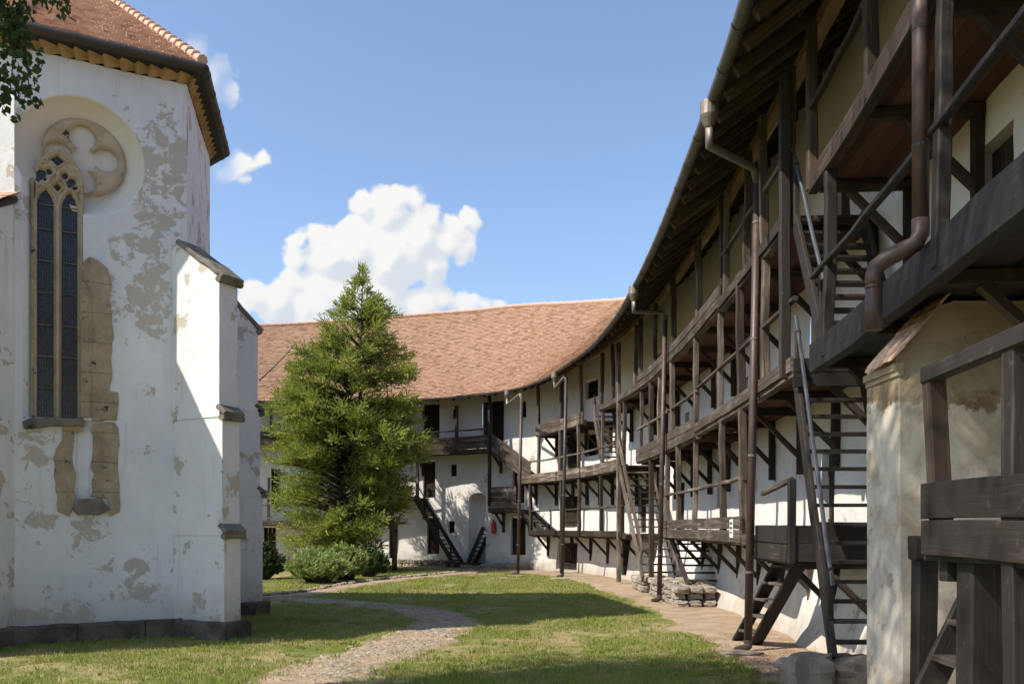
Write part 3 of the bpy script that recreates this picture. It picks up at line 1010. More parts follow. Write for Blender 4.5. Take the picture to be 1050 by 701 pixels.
gm = gallery(714, 817, 4.20, boards=1, bh=0.20, rail=0.95, posts=(738, 761, 785), brace=1.7, beam=0.24)
for k in range(2):
    q = MB(); q.beam(G(gm[1], OF(gm[1]) - .06, 4.02 + .2 * k), G(gm[1], OW(gm[1]) - .05, 4.02 + .2 * k), .06, .19); q.build('end_board', W_DARK, gm[0])
gallery(551, 600, 6.15, boards=2, bh=0.24, rail=0, posts=(552, 575, 597), brace=1.2)
gallery(616, 658, 6.42, boards=1, bh=0.2, rail=0, posts=(617, 630, 652), brace=1.8)
gallery(656, 743, 6.42, boards=2, bh=0.2, rail=0.0, posts=(658, 672, 692, 716, 742), brace=1.9)
gallery(741, 812, 6.36, boards=1, bh=0.18, rail=0.95, posts=(745, 766, 785, 811), brace=1.7, beam=0.22)
# nearest galleries
sE0 = next(q for q in GS if G(q, OF(q)).y > 1.5)
sE1 = next(q for q in GS if G(q, OF(q)).y > 11.25)
sP = sp(965)
gallery(0, 0, 4.17, boards=0, bh=0.26, rail=1.03, posts=(sP, sP - 3.2, sp(850)), brace=1.9, s01=(sE0, sE1), beam=0.38, mat=W_DARK, floor=W_DARK, top=2.3)
gallery(0, 0, 6.45, boards=0, rail=0.95, posts=(sp(832), sP, sp(895)), brace=1.9, s01=(sE0, sE1 + 0.1), beam=0.26, floor=W_RED, mat=W_MID)
# back-left galleries
gG, _, _ = gallery(425, 504, 5.62, boards=4, bh=0.2, rail=1.05, posts=(434, 468, 503), brace=2.2, mat=W_MID)
gallery(250, 412, 6.25, boards=3, bh=0.2, rail=0.0, posts=(278, 330, 372, 408), brace=2.4, mat=W_GREY)
gallery(330, 430, 3.42, boards=1, bh=0.2, rail=0.9, posts=(345, 380, 408, 429), brace=2.4, mat=W_GREY)
gallery(250, 345, 2.2, boards=1, bh=0.2, rail=0.9, posts=(276, 310), brace=2.4, mat=W_GREY)
gL, _, _ = gallery(501, 530, 2.78, boards=5, bh=0.23, rail=0, posts=(), brace=1.6, mat=W_GREY)

# long posts carrying the roof straight from the ground or from the lowest gallery
for (px, z0, z1, o, mt) in ((812, 4.1, 8.35, 0, W_DARK), (504, 3.0, 8.2, 0, W_DARK), (636, 0.1, 8.4, 0.05, W_GREY), (576, 0.0, 8.2, 0.1, W_DARK), (668, 0.4, 6.4, .1, W_MID)):
    s = sp(px); q = MB()
    q.beam(G(s, OF(s) - .1 + o, z0), G(s, OF(s) - .1 + o, z1), .14, .14, up=nrm(s), wob=.006)
    q.build('post', mt, dwell)

# ---- drainpipes, part of the dwelling
def ring(mb, p, r, h=0.05):
    mb.tube([p - V((0, 0, h / 2)), p + V((0, 0, h / 2))], r, 12)


def drain(px_top, py_top, base, mat=M_PIPE, r=0.065, zg=7.62, hopper=True, slab=True, lab=None):
    """pipe standing at base (x, y); leaves the gutter through a hopper"""
    s = sp(px_top, 0.0)
    h0 = G(s, -0.14, EAVE - 0.12)
    pp = MB()
    b_ = V(base)
    topv = V((b_.x + 0.16, b_.y - 0.0, zg))
    pts = [h0 - V((0, 0, 0.22)), h0 - V((0, 0, 0.52)), topv + (h0 - topv) * 0.10 + V((0, 0, 0.03)), topv - V((0, 0, 0.12))]
    up_ = MB(); up_.tube(pts, [r * .9, r * .9, r * .95, r], 12)
    pipe_pts = [topv, V((b_.x, b_.y, 0.16))]
    pp.tube([pipe_pts[0], pipe_pts[1]], r, 14)
    pipe = pp.build('drainpipe', mat, dwell, smooth=True)
    up_.build('swan_neck', M_ZINC, pipe, smooth=True)
    if hopper:
        hp = MB()
        hp.tube([h0 - V((0, 0, .25)), h0 - V((0, 0, .12)), h0 - V((0, 0, .08)), h0 + V((0, 0, .12))], [r, r * 1.9, r * 2.1, r * 2.0], 16)
        hp.build('hopper', M_ZINC, pipe)
    n_ = 4
    for i in range(n_):
        q = pipe_pts[0].lerp(pipe_pts[1], (i + .4) / n_)
        cl_ = MB(); ring(cl_, q, r * 1.12, 0.035); cl_.build('clamp', M_GUT, pipe)
    sh = MB()
    sh.tube([V((b_.x, b_.y, .2)), V((b_.x, b_.y, .10)), V((b_.x - .07, b_.y - .03, .055)), V((b_.x - .2, b_.y - .08, .03))], r * 1.1, 12)
    sh.build('shoe', mat, pipe)
    return pipe


drain(737, 125, (gnd(767, 668).x, gnd(767, 668).y, 0))
drain(655, 297, (gnd(676, 617).x, gnd(676, 617).y, 0))
drain(572, 388, (gnd(576.5, 592).x, gnd(576.5, 592).y, 0), mat=M_GUT2, zg=7.9, r=0.07)
drain(522, 402, (gnd(531, 589).x, gnd(531, 589).y, 0), zg=7.5, r=0.07)
# near pipe in front of the big post
yN = 7.22
np_ = MB()
np_.tube([at(944, -160, yN), at(944, 228, yN)], 0.066, 16)
nearp = np_.build('drainpipe', M_PIPE, dwell, smooth=True)
e_ = MB()
e_.tube([at(944, 225, yN), at(944, 240, yN), at(939, 250, yN), at(925, 257, yN + .05), at(908, 266, yN + .12), at(899, 273, yN + .16), at(896, 283, yN + .18), at(896, 296, yN + .18)], 0.070, 16)
e_.build('elbow', M_PIPE, nearp, smooth=True)
e_ = MB(); e_.tube([at(896, 290, yN + .18), at(896, 338, yN + .18)], 0.068, 16); e_.build('spout', M_PIPE, nearp, smooth=True)
for py in (30, 150, 226):
    e_ = MB(); ring(e_, at(944, py, yN), 0.070, .022); e_.build('clamp', M_GUT2, nearp)
e_ = MB(); ring(e_, at(896, 294, yN + .18), 0.073, .022); e_.build('clamp', M_GUT2, nearp)

# slabs beneath the pipes
for (x, y, r_, lab) in ((gnd(760, 672).x, gnd(760, 672).y + .05, .36, 'flat grey stone slab under the foot of the nearest tall drainpipe'),
                        (gnd(574, 594).x, gnd(574, 594).y, .4, 'small flat slab at the foot of the dark drainpipe by the cellar door'),
                        (gnd(529, 591).x, gnd(529, 591).y, .42, 'small flat slab under the drainpipe beside the fire extinguisher wall')):
    q = MB(); q.rock((x, y, 0.025), (r_, r_ * .6, 0.05), seed=x)
    tag(q.build('stone_slab', S_RUBBLE, smooth=False), lab, 'stone slab', 'stone slabs under the drainpipes')

# ------------------------------------------------------------------ staircases (each leans on a gallery)
def stair(label, Bp, T, W, n, mat=W_MID, rail=None, rail_mat=None, rail_side=0, sh=0.2, td=0.22, boards=0, tm=None, rail_h=.05, name='wooden_staircase', group='wooden staircases between the galleries'):
    B_, T, W = V(Bp), V(T), V(W)
    root = empty(name, B_, label, 'staircase', group)
    run = V((T.x - B_.x, T.y - B_.y, 0)); rd_ = run.normalized()
    wn_ = W.normalized()
    sl = (T - B_).normalized()
    upv = wn_.cross(sl)
    for k in (0, 1):
        q = MB(); o = W * k
        q.beam(B_ + o - sl * .05, T + o + sl * .05, 0.055, sh, up=upv, wob=0.005)
        q.build('stringer', mat, root)
    for i in range(n):
        c = B_.lerp(T, (i + .6) / n) + W * .5
        q = MB()
        q.beam(c - W * .49 + V((0, 0, random.uniform(-.006, .006))), c + W * .49, td, 0.045, wob=0.004)
        q.build('tread', tm or mat, root)
    if rail:
        o = W * rail_side
        q = MB()
        q.beam(B_ + o + V((0, 0, rail)), T + o + V((0, 0, rail)), 0.05, rail_h, up=upv, wob=0.006, ch=.25)
        q.build('handrail', rail_mat or mat, root)
        for f in (0.06, 0.94):
            p = B_.lerp(T, f) + o
            q = MB(); q.beam(p, p + V((0, 0, rail)), .07, .07, up=rd_, wob=.003); q.build('rail_post', mat, root)
    for k in range(boards):
        q = MB(); o = W * rail_side - wn_ * .05 * (1 - 2 * rail_side)
        q.beam(B_ + o + V((0, 0, .16 + .2 * k)), T + o + V((0, 0, .16 + .2 * k)), .035, .19, up=upv, wob=.005)
        q.build('side_board', mat, root)
    return root


def seg(pxb, zb, pxt, zt, width=.85, offb=0.05, n=12, label='', **k):
    sb, st_ = sp(pxb), sp(pxt)
    Bp = G(sb, OF(sb) + offb, zb); T = G(st_, OF(st_) + offb, zt)
    return stair(label, Bp, T, nrm((sb + st_) / 2) * width, n, **k)


s_a = next(q for q in GS if G(q, OF(q)).y > 10.95); s_b = next(q for q in GS if G(q, OF(q)).y > 12.35)
X_ = G(s_a, OF(s_a)).x
stair('steep dark plank ladder stair rising from stones beside the big plastered pillar', V((3.98, 10.9, .42)), V((3.98, 12.3, 4.1)), V((.95, 0, 0)), 15, mat=W_DARK, rail=.85, rail_mat=M_RAIL, rail_side=0, td=.17)
stair('upper open ladder stair with thin grey handrail, seen from below against the wall', V((3.98, 11.2, 4.3)), V((3.98, 12.35, 6.35)), V((.95, 0, 0)), 10, mat=W_DARK, rail=.85, rail_mat=M_RAIL, rail_side=0, td=.17)
seg(667, .5, 641, 4.15, n=16, width=1.05, offb=-.24, rail_h=.24, td=.26, label='tall grey stair with long side plank rising from the rubble base', mat=W_GREY, rail=.75, rail_side=0, sh=.26, tm=W_GREY, boards=0)
seg(694, .5, 676, 1.78, n=7, width=.95, label='short flight of broad dark steps on the right half of the rubble base', mat=W_MID, td=.26, offb=.3)
seg(612, 4.15, 603, 6.4, n=11, width=.8, offb=.25, label='small stair up to the top gallery in the inner bend', mat=W_GREY, rail=.75)
seg(545, 4.05, 504, 5.6, n=9, width=.8, offb=.0, label='stair with slanting boarded side between the two back galleries', mat=W_GREY, boards=4)
seg(552, 1.75, 528, 2.8, n=6, width=.7, offb=.25, label='few dark steps hanging behind the far drainpipe above the lower gallery', mat=W_DARK)
# stairs at the back wall
sb, st_ = sp(479, 'W'), sp(433, 'W')
stair('long dark open stair descending the back wall beside the conifer', G(sb, OW(sb) - 1.25, .25), G(st_, OW(st_) - 1.15, 3.45), nrm((sb + st_) / 2) * .95, 16, mat=W_DARK, rail=.85, rail_side=0)
sb, st_ = sp(482, 'W'), sp(499.5, 'W')
stair('narrow dark steps climbing inside the arched niche', G(sb, OW(sb) - .25, .25), G(st_, OW(st_) - .25, 1.95), nrm(sb) * .7, 8, mat=W_DARK, tm=W_GREY)
# little side stair by the nearest pipe
stair('short dark steps with heavy stringer beneath the near lower gallery', V((4.10, 14.75, 0.05)), V((4.42, 13.35, 1.5)), V((-.12, .62, 0)), 5, mat=W_DARK, tm=W_GREY, sh=.22, td=.24)

# low timber landing where the two back stairs meet
q = MB()
s = (sp(470, 'W') + sp(505, 'W')) / 2
for k in range(5): q.sweep([G(x, OW(x) - .15 - .22 * k, .22) for x in rng(sp(505, 'W'), sp(470, 'W'), .5)], .21, .06)
ln = empty('timber_landing', G(s, OW(s) - .6, 0), 'low dark timber landing where the two back wall stairs meet', 'landing')
q.build('deck', W_DARK, ln)
q = MB()
for x in rng(sp(505, 'W'), sp(470, 'W'), .8): q.beam(G(x, OW(x) - 1.1, 0), G(x, OW(x) - 1.1, .19), .14, .14, up=nrm(x))
q.build('stump', W_DARK, ln)


def rubble(label, p0, p1, dep, h, nv, name='rubble_block', cat='rubble block', st=.34):
    """dry stone block from p0 to p1 (front line), going back by dep vector"""
    p0, p1, dep = V(p0), V(p1), V(dep)
    q = MB()
    L = (p1 - p0).length; n_ = max(2, int(L / st)); hh = h / nv
    for r_ in range(nv):
        for d_ in range(max(1, int(dep.length / .35))):
            for i in range(n_ + 1):
                f = (i + .5 * (r_ % 2)) / n_
                c = p0.lerp(p1, min(max(f, 0), 1)) + dep * ((d_ + .5) / max(1, int(dep.length / .35))) + V((0, 0, hh * (r_ + .5)))
                q.rock(c + V((random.uniform(-.03, .03), random.uniform(-.03, .03), 0)), (L / n_ * .54 * random.uniform(.85, 1.15), .22, hh * .56), seed=random.uniform(0, 90))
    return tag(q.build(name, S_RUBBLE, smooth=False), label, cat)


sA, sB_ = sp(672), sp(652)
rubble('left block of rubble stones carrying the tall grey stair', G(sp(664), .75, 0), G(sp(650), .85, 0), (1.1, 0, 0), .45, 2)
rubble('right block of rubble stones carrying the short dark steps', G(sp(699), .75, 0), G(sp(670), .8, 0), (1.1, 0, 0), .52, 3)
rubble('big loose stones at the foot of the steep ladder stair beside the pillar', (3.7, 10.6, -.05), (4.9, 10.75, -.05), (0, .6, 0), .46, 1, st=.6)
rubble('flat stones lying beside the near wall flare behind the ladder', (4.05, 12.3, -.05), (5.0, 12.6, -.05), (0, .4, 0), .2, 1, st=.5)
s = sp(521, 'W')
rubble('pale stone step in front of the right back door', G(sp(541, 'W'), OW(s) - 1.0, -.05), G(sp(513, 'W'), OW(s) - 1.0, -.05), nrm(s) * .9, .33, 1, name='doorstep', cat='stone step', st=.7)
s = sp(445, 'W')
rubble('low rubble footing along the back wall beside the conifer trunk', G(sp(468, 'W'), OW(s) - .55, -.02), G(sp(412, 'W'), OW(s) - .55, -.02), nrm(s) * .5, .38, 2)
s = sp(492, 'W')
rubble('few pale footing stones below the timber landing', G(sp(506, 'W'), OW(s) - 1.2, -.04), G(sp(488, 'W'), OW(s) - 1.2, -.04), nrm(s) * .3, .22, 1, st=.4)

# kerb of loose stones along the earth path below the conifer
q = MB()
for i in range(0, len(SIDE) - 1):
    x, y, hw = SIDE[i]
    if x < -7.6: continue
    for k in range(2):
        rr = random.uniform(.06, .13)
        q.rock((x + random.uniform(-.08, .08) - .3, y + hw + random.uniform(-.1, .1), gz(x, y) + .04), (rr, rr * .8, rr * .6), seed=random.uniform(0, 99))
tag(q.build('kerb_stones', S_RUBBLE), 'loose dark stones edging the lawn in front of the conifer', 'kerb stones', kind='stuff')

# ------------------------------------------------------------------ big plastered pillar with tiled cap
pil = empty('masonry_pillar', (4.6, 8.5, 0), 'broad plastered masonry pillar with stained top and tiled coping under the near gallery', 'pillar')
PXL, PY0, PY1, PXR = 3.60, 8.16, 8.9, 6.4
q = MB()
def topz(x): return 3.62 + (x - PXL) * 1.15
NZ = 16
def front(x, f):
    zt = min(topz(x), 4.1); z = -0.1 + (zt + .1) * f
    y = PY0 - 0.10 * (1 - f) + 0.03 * mnoise.noise(V((x * 1.3, z * 1.3, 0))) + 0.06 * sm(z, 3.2, 3.9)
    return (x, y, z)
xs_ = [PXL + (PXR - PXL) * i / 22 for i in range(23)]
fs_ = [i / 26 for i in range(27)]
q.grid(front, xs_, fs_)
def left(y, f):
    z = -0.1 + (topz(PXL) + .1) * f
    yy = PY0 + (PY1 - PY0) * (y - PY0) / (PY1 - PY0)
    if abs(y - PY0) < 1e-5: return front(PXL, f)
    return (PXL + 0.012 * mnoise.noise(V((0, y * 1.3, z * 1.3))), yy, z)
q.grid(lambda y, f: left(y, f), [PY1 - (PY1 - PY0) * i / 6 for i in range(7)], fs_)
q.grid(lambda x, f: (x, PY1, -0.1 + (min(topz(x), 4.1) + .1) * f), xs_[::-1], fs_)
q.grid(lambda x, y: (x, y, min(topz(x), 4.1) if y > PY0 + .01 else front(x, 1)[2]), xs_, [PY0, PY1])
PL_P = plaster('stained_pillar_plaster', (0.64, 0.57, 0.47), (0.32, 0.25, 0.17), amount=0.60, dirt=0.3, zdirt=1.4, top=(3.12, 9, 0.9, (0.44, 0.36, 0.23)), mottle=0.7)
q.build('shaft', PL_P, pil)
q = MB()
q.sweep([(PXL - .00, PY0 - .015, 3.49), (PXL - .00, PY1, 3.49)], .08, .07, ch=.08, wob=.002)
q.sweep([(PXL + .012, PY0 - .01, 3.43), (PXL + .012, PY1, 3.43)], .06, .06, ch=.1, wob=.002)
q.build('moulding', PL_P, pil)
q = MB()
for r_ in range(9):
    x0 = PXL - .10 + r_ * .075; x1 = x0 + .13
    for j in range(6):
        y0 = PY0 - .06 + j * .10; y1 = y0 + .097
        ja = random.uniform(-.015, .015); dz = random.uniform(0, .02)
        z0 = topz(x0) + .045 + dz; z1 = topz(x1) + .01
        a, b_, c_, d_ = V((x0, y0 + ja, z0)), V((x0, y1 + ja, z0)), V((x1, y1 + ja, z1 + .03)), V((x1, y0 + ja, z1 + .03))
        uvr = [(random.random(), random.random())] * 4
        dn = V((0, 0, -.028))
        q.quad([a, d_, c_, b_], uvr); q.quad([a + dn, b_ + dn, c_ + dn, d_ + dn], uvr)
        q.quad([a, b_, b_ + dn, a + dn], uvr); q.quad([a, a + dn, d_ + dn, d_], uvr); q.quad([b_, c_, c_ + dn, b_ + dn], uvr)
q.build('tile_coping', T_CH, pil)

# near wooden platform with parapet at the right edge
pf = empty('timber_platform', (2.95, 5.4, 0), 'dark timber platform with two-plank parapet and handrail at the right edge', 'platform')
A0, A1 = 6.0, 4.0
def pl(px, py, Y): return at(px, py, Y)
def ax(Y): return 2.87 + (Y - 6) * 0.0
def pb(name, a, c, w_, h_, up=V((0, 0, 1)), mat=W_DARK, ch=.08):
    q = MB(); q.beam(a, c, w_, h_, up, ch=ch, wob=.006); return q.build(name, mat, pf)
pb('handrail', V((2.86, 6.04, 3.04)), V((2.86, 3.6, 3.10)), .10, .11)
pb('plank', V((2.83, 6.02, 2.175)), V((2.83, 3.6, 2.17)), .05, .24)
pb('plank', V((2.83, 6.02, 1.93)), V((2.83, 3.6, 1.90)), .05, .235)
pb('post', V((2.91, 5.93, 1.9)), V((2.88, 6.0, 3.0)), .12, .11, up=V((0, 1, 0)), mat=W_MID)
pb('post', V((2.90, 5.04, 0.0)), V((2.89, 5.02, 3.05)), .12, .12, up=V((0, 1, 0)))
pb('leg', V((3.0, 5.65, 0.0)), V((3.0, 5.62, 1.85)), .22, .2, up=V((0, 1, 0)))
pb('leg', V((3.03, 4.4, 0.0)), V((3.03, 4.4, 1.85)), .16, .16, up=V((0, 1, 0)))
for k in range(8):
    pb('floor_board', V((2.85 + .0, 5.95 - .26 * k, 1.80)), V((4.4, 5.95 - .26 * k, 1.80)), .25, .05)
pb('joist', V((2.9, 5.9, 1.70)), V((4.4, 5.9, 1.70)), .12, .14)
pb('joist', V((2.9, 4.9, 1.70)), V((4.4, 4.9, 1.70)), .12, .14)
fr = empty('gateway', (3.5, 7.6, 0), 'dark standing post and lintel frame in front of the plastered pillar', 'gateway')
for nm_, a, c, w_, h_ in (('post', at(946, 740, 7.3), at(948, 556, 7.3), .17, .15), ('lintel', at(935, 562, 7.25), at(1040, 560, 7.25), .16, .20), ('post', at(1062, 740, 7.3), at(1062, 556, 7.3), .17, .15)):
    q = MB(); q.beam(a, c, w_, h_, up=V((0, 1, 0)) if nm_ == 'post' else V((0, 0, 1)), wob=.006); q.build(nm_, W_DARK, fr)
stair('worn grey steps tucked below the near platform at the right edge', at(938, 735, 6.6), at(1030, 545, 6.6), V((0, -.75, 0)), 5, mat=W_DARK, tm=W_GREY, td=.22)

# sign, extinguishers
s = sp(757)
n_ = nrm(s); tg = tan_(s)
c0 = G(s, OF(s) - .125, 0)
sg = empty('notice_sign', V((c0.x, c0.y, 1.85)), 'small white notice board with three dark lines on the grey lower gallery parapet', 'sign')
zc = EYE + (HY - 541.5) * c0.y / FPX
q = MB(); q.beam(V((c0.x, c0.y, zc)) - tg * .13, V((c0.x, c0.y, zc)) + tg * .13, .012, .33, ch=.02, wob=0); q.build('board', SIGNW, sg)
q = MB()
random.seed(3)
for r_, (wd, n_l) in enumerate(((.17, 4), (.17, 4), (.12, 3))):
    for i in range(n_l):
        cc = V((c0.x, c0.y, zc + .095 - r_ * .085)) - tg * (-(wd / 2) + wd * (i + .5) / n_l) - n_ * .009
        hw_ = wd / n_l * .36
        q.beam(cc - tg * hw_, cc - tg * (hw_ - .012), .004, .045, ch=0, wob=0)
        q.beam(cc + tg * (hw_ - .012), cc + tg * hw_, .004, .045, ch=0, wob=0)
        q.beam(cc - tg * hw_ + V((0, 0, .018 * (1 - i % 2 * 2))), cc + tg * hw_ + V((0, 0, .018 * (1 - i % 2 * 2))), .004, .009, ch=0, wob=0)
q.build('lettering', SIGNB, sg)


def extinguisher(p, label, k=1.0):
    e = empty('fire_extinguisher', p, label, 'extinguisher', 'red fire extinguishers on the back wall')
    p = V(p)
    q = MB(); q.tube([p, p + V((0, 0, .03)), p + V((0, 0, .42 * k)), p + V((0, 0, .48 * k)), p + V((0, 0, .52 * k))], [.08 * k, .10 * k, .10 * k, .07 * k, .03 * k], 16); q.build('cylinder', M_RED, e, smooth=True)
    q = MB(); q.tube([p + V((0, 0, .5 * k)), p + V((0, 0, .58 * k))], [.03, .035], 10); q.beam(p + V((-.07, 0, .60 * k)), p + V((.07, -.02, .61 * k)), .03, .025); q.build('valve', M_BLACK, e)
    q = MB(); q.tube([p + V((.03, -.03, .56 * k)), p + V((.11, -.05, .48 * k)), p + V((.12, -.05, .25 * k)), p + V((.10, -.05, .1 * k))], .014, 8); q.build('hose', M_BLACK, e)


s = sp(507, 'W')
p = WP(s, 2.2) - nrm(s) * .14
extinguisher(V((p.x, p.y, zp(546.5, s, OW(s)))), 'red fire extinguisher on the sunlit wall between arched niche and drainpipe', 1.1)
s = sp(384, 'W')
p = WP(s, 2.2) - nrm(s) * .14
extinguisher(V((p.x, p.y, zp(546, s, OW(s)))), 'red fire extinguisher glimpsed behind the conifer trunks', 1.1)

# ------------------------------------------------------------------ church
church = empty('church', (-8, 18, 0), 'tall white church apse with flaking plaster, traceried window and tiled roof', 'church')
C0 = V((-8.45, 14.9, 0)); C1 = V((-6.0, 16.2, 0)); C2 = V((-6.7, 19.45, 0)); C3 = V((-9.3, 21.9, 0)); C4 = V((-21, 21.9, 0)); C5 = V((-21, 15.0, 0)); C6 = V((-10.9, 15.0, 0))
WT = 10.15
D1 = (C1 - C0).normalized(); N1 = V((D1.y, -D1.x, 0)); L1 = (C1 - C0).length


def f1(px, py):
    k = (px - CX) / FPX
    # C0 + D u : x = k y
    u = (k * C0.y - C0.x) / (D1.x - k * D1.y)
    Y = C0.y + D1.y * u
    return u, EYE + (HY - py) * Y / FPX


oc = f1(83, 160); ROUT = 1.03
qc = f1(87, 155); RIN = 0.68
wc = f1(59.5, 192)
MX = 0.0152           # metres of facet per photo pixel (across)
MZ = 0.0169
GX0, GX1 = f1(36, 300)[0], f1(83, 300)[0]
GZ0 = f1(60, 430)[1]


def smc(x): return min(max(x, 0), 1)


def relief(u, z):
    """depth of the wall face behind the facet plane"""
    dpt = 0.0
    r = math.hypot(u - oc[0], z - oc[1])
    if r < ROUT: dpt = 0.36 * smc((ROUT - r) / (ROUT - RIN * 1.0)) ** 0.6
    # window splay going down on the left and right of the lights
    if GZ0 - 0.02 < z < oc[1]:
        e0, e1 = GX0 - 0.20, GX1 + 0.02
        if e0 < u < e1: dpt = max(dpt, 0.28 * smc((u - e0) / 0.20))
        x2 = f1(107, 230)[0]
        zt = f1(95, 268)[1]
        if e1 <= u < x2 and z > zt: dpt = max(dpt, 0.06)
    # plastered slot below the sill
    su0, sz1 = f1(78, 440); su1, sz0 = f1(94, 514)
    if su0 < u < su1 and sz0 < z < f1(80, 430)[1]: dpt = max(dpt, 0.10)
    return dpt


def wallgrid(mb, A, Bq, z0, z1, du, fn=None, u0=0):
    Dq = (Bq - A).normalized(); Nq = V((Dq.y, -Dq.x, 0)); L = (Bq - A).length
    nu = max(1, int(L / du)); nz = int((z1 - z0) / du)
    def P_(u, z):
        dd = fn(u, z) if fn else 0
        o = 0.022 * mnoise.noise(V((A.x + u * 1.1, z * 0.8, A.y))) + 0.006 * mnoise.noise(V((u * 4, z * 4, A.y)))
        p = A + Dq * u - Nq * (dd - o)
        return (p.x, p.y, z)
    mb.grid(P_, [L * i / nu for i in range(nu + 1)], [z0 + (z1 - z0) * i / nz for i in range(nz + 1)])


PATCH = []
for (px, py, r) in [(170, 170, .45), (165, 210, .4), (150, 245, .28), (140, 300, .30), (155, 290, .22), (150, 325, .25), (127, 310, .25), (185, 160, .25), (150, 140, .12), (20, 150, .22), (8, 130, .25), (12, 195, .18),
                    (38, 460, .22), (35, 450, .15), (40, 530, .15), (92, 545, .22), (147, 595, .14), (60, 640, .35), (100, 590, .1), (30, 640, .2), (135, 255, .12)]:
    u, z = f1(px, py); PATCH.append((u, z, r))
PL_C1 = plaster('church_plaster_front', (0.76, 0.765, 0.775), (0.42, 0.37, 0.31), patch=PATCH, amount=0.62, dirt=0.6, zdirt=1.3, uvpatch=True)
PL_C = plaster('church_plaster', (0.78, 0.77, 0.75), (0.42, 0.36, 0.28), amount=0.575, dirt=0.55, zdirt=1.2)
q = MB()
wallgrid(q, C0, C1, 0.25, WT, 0.022, relief)
wf = q.build('front_wall', PL_C1, church, smooth=True)
q = MB()
nlw = f1(0, 0)
def rel2(u, z):
    # slender blind lancet in the second facet
    L = (C2 - C1).length
    c = L * 0.52; hw_ = .42
    zt = 8.2
    if abs(u - c) < hw_ and 3.5 < z < zt - abs(u - c) * 1.4: return 0.22 * smc((hw_ - abs(u - c)) / .18)
    return 0
wallgrid(q, C1, C2, 0.25, WT, 0.05, rel2)
for a, c in ((C2, C3), (C3, C4), (C4, C5), (C5, C6), (C6, C0)): wallgrid(q, a, c, 0.25, WT, 0.25)
q.build('wall', PL_C, church, smooth=True)

# window: stone tracery as a carved relief, glass behind
holes = []   # ('c', x, y, r) in local metres around wc


def loc(px, py): return ((px - 59.5) * MX, (192 - py) * MZ)


def arch_in(x, y, cx, hw_, spring, apex, bot):
    """signed distance-ish (positive inside) of a pointed light"""
    dx = abs(x - cx)
    if y < bot: return bot - y < 0 and 0 or -(bot - y)
    if y <= spring: return min(hw_ - dx, y - bot)
    h = apex - spring
    # pointed arch: circle centred on the opposite side
    Rr = (hw_ * hw_ + h * h) / (2 * hw_)
    dd = math.hypot(dx + (Rr - hw_), y - spring)
    return Rr - dd


BOT = (192 - 430) * MZ + 0.06
l0 = loc(46.8, 191); l1 = loc(71.5, 192)
def hole(x, y):
    b_ = max(arch_in(x, y, l0[0], 0.128, -0.30, 0.0, BOT), arch_in(x, y, l1[0], 0.122, -0.30, 0.0, BOT))
    for (px, py, r) in ((50.5, 173, .045), (66.5, 175, .047)):
        a, c = loc(px, py); b_ = max(b_, r - math.hypot(x - a, y - c))
    for (pts) in (((40, 179, .07), (43.5, 176, .065), (38.5, 184, .03), (46, 181, .03)), ((71.5, 184, .035), (74, 180, .06), (77, 186, .035), (69.5, 181, .02)),):
        for (px, py, r) in pts:
            a, c = loc(px, py); b_ = max(b_, r - math.hypot(x - a, y - c))
    a, c = loc(59, 161)
    b_ = max(b_, (0.10 - abs(x - a) * 0.9 - abs(y - c) * 0.95 - (0.03 if y < c - .02 else 0)))
    a, c = loc(59, 188)
    b_ = max(b_, 0.052 - abs(x - a) - abs(y - c) * 0.9)
    return b_


def outline(x, y):
    return arch_in(x, y, (86.0 + 35.5) / 2 * MX - 59.5 * MX, 0.385, -0.02 + 0.16, 0.78, BOT - 0.07)


q = MB()
base_d = 0.16
def trac(u, z):
    x, y = u - wc[0], z - wc[1]
    h = -hole(x, y); o = outline(x, y)
    hh = 0.10 * smc(h / 0.045) ** 0.7
    # hollow between ridge lines
    hh -= 0.045 * smc((h - 0.05) / 0.03) * (1 if y > -.25 else 0)
    # raised circles of the two mouchettes
    for (px, py, r) in ((46.5, 177, .20), (72.5, 178, .20)):
        a, c = loc(px, py)
        hh += 0.04 * max(0, 1 - abs(math.hypot(x - a, y - c) - r) / 0.03)
    hh += 0.05 * max(0, 1 - abs(o - .035) / .03)
    p = C0 + D1 * u - N1 * (base_d + .09 - hh)
    return (p.x, p.y, z)
us_ = [wc[0] - .42 + .011 * i for i in range(78)]
zs2 = [wc[1] + BOT - .08 + .0115 * i for i in range(int((0.88 - BOT + .08) / .0115))]
q.grid(trac, us_, zs2, keep=lambda u, z: hole(u - wc[0], z - wc[1]) < 0 and outline(u - wc[0], z - wc[1]) > 0)
tr = q.build('window', S_FRAME, church, smooth=True)
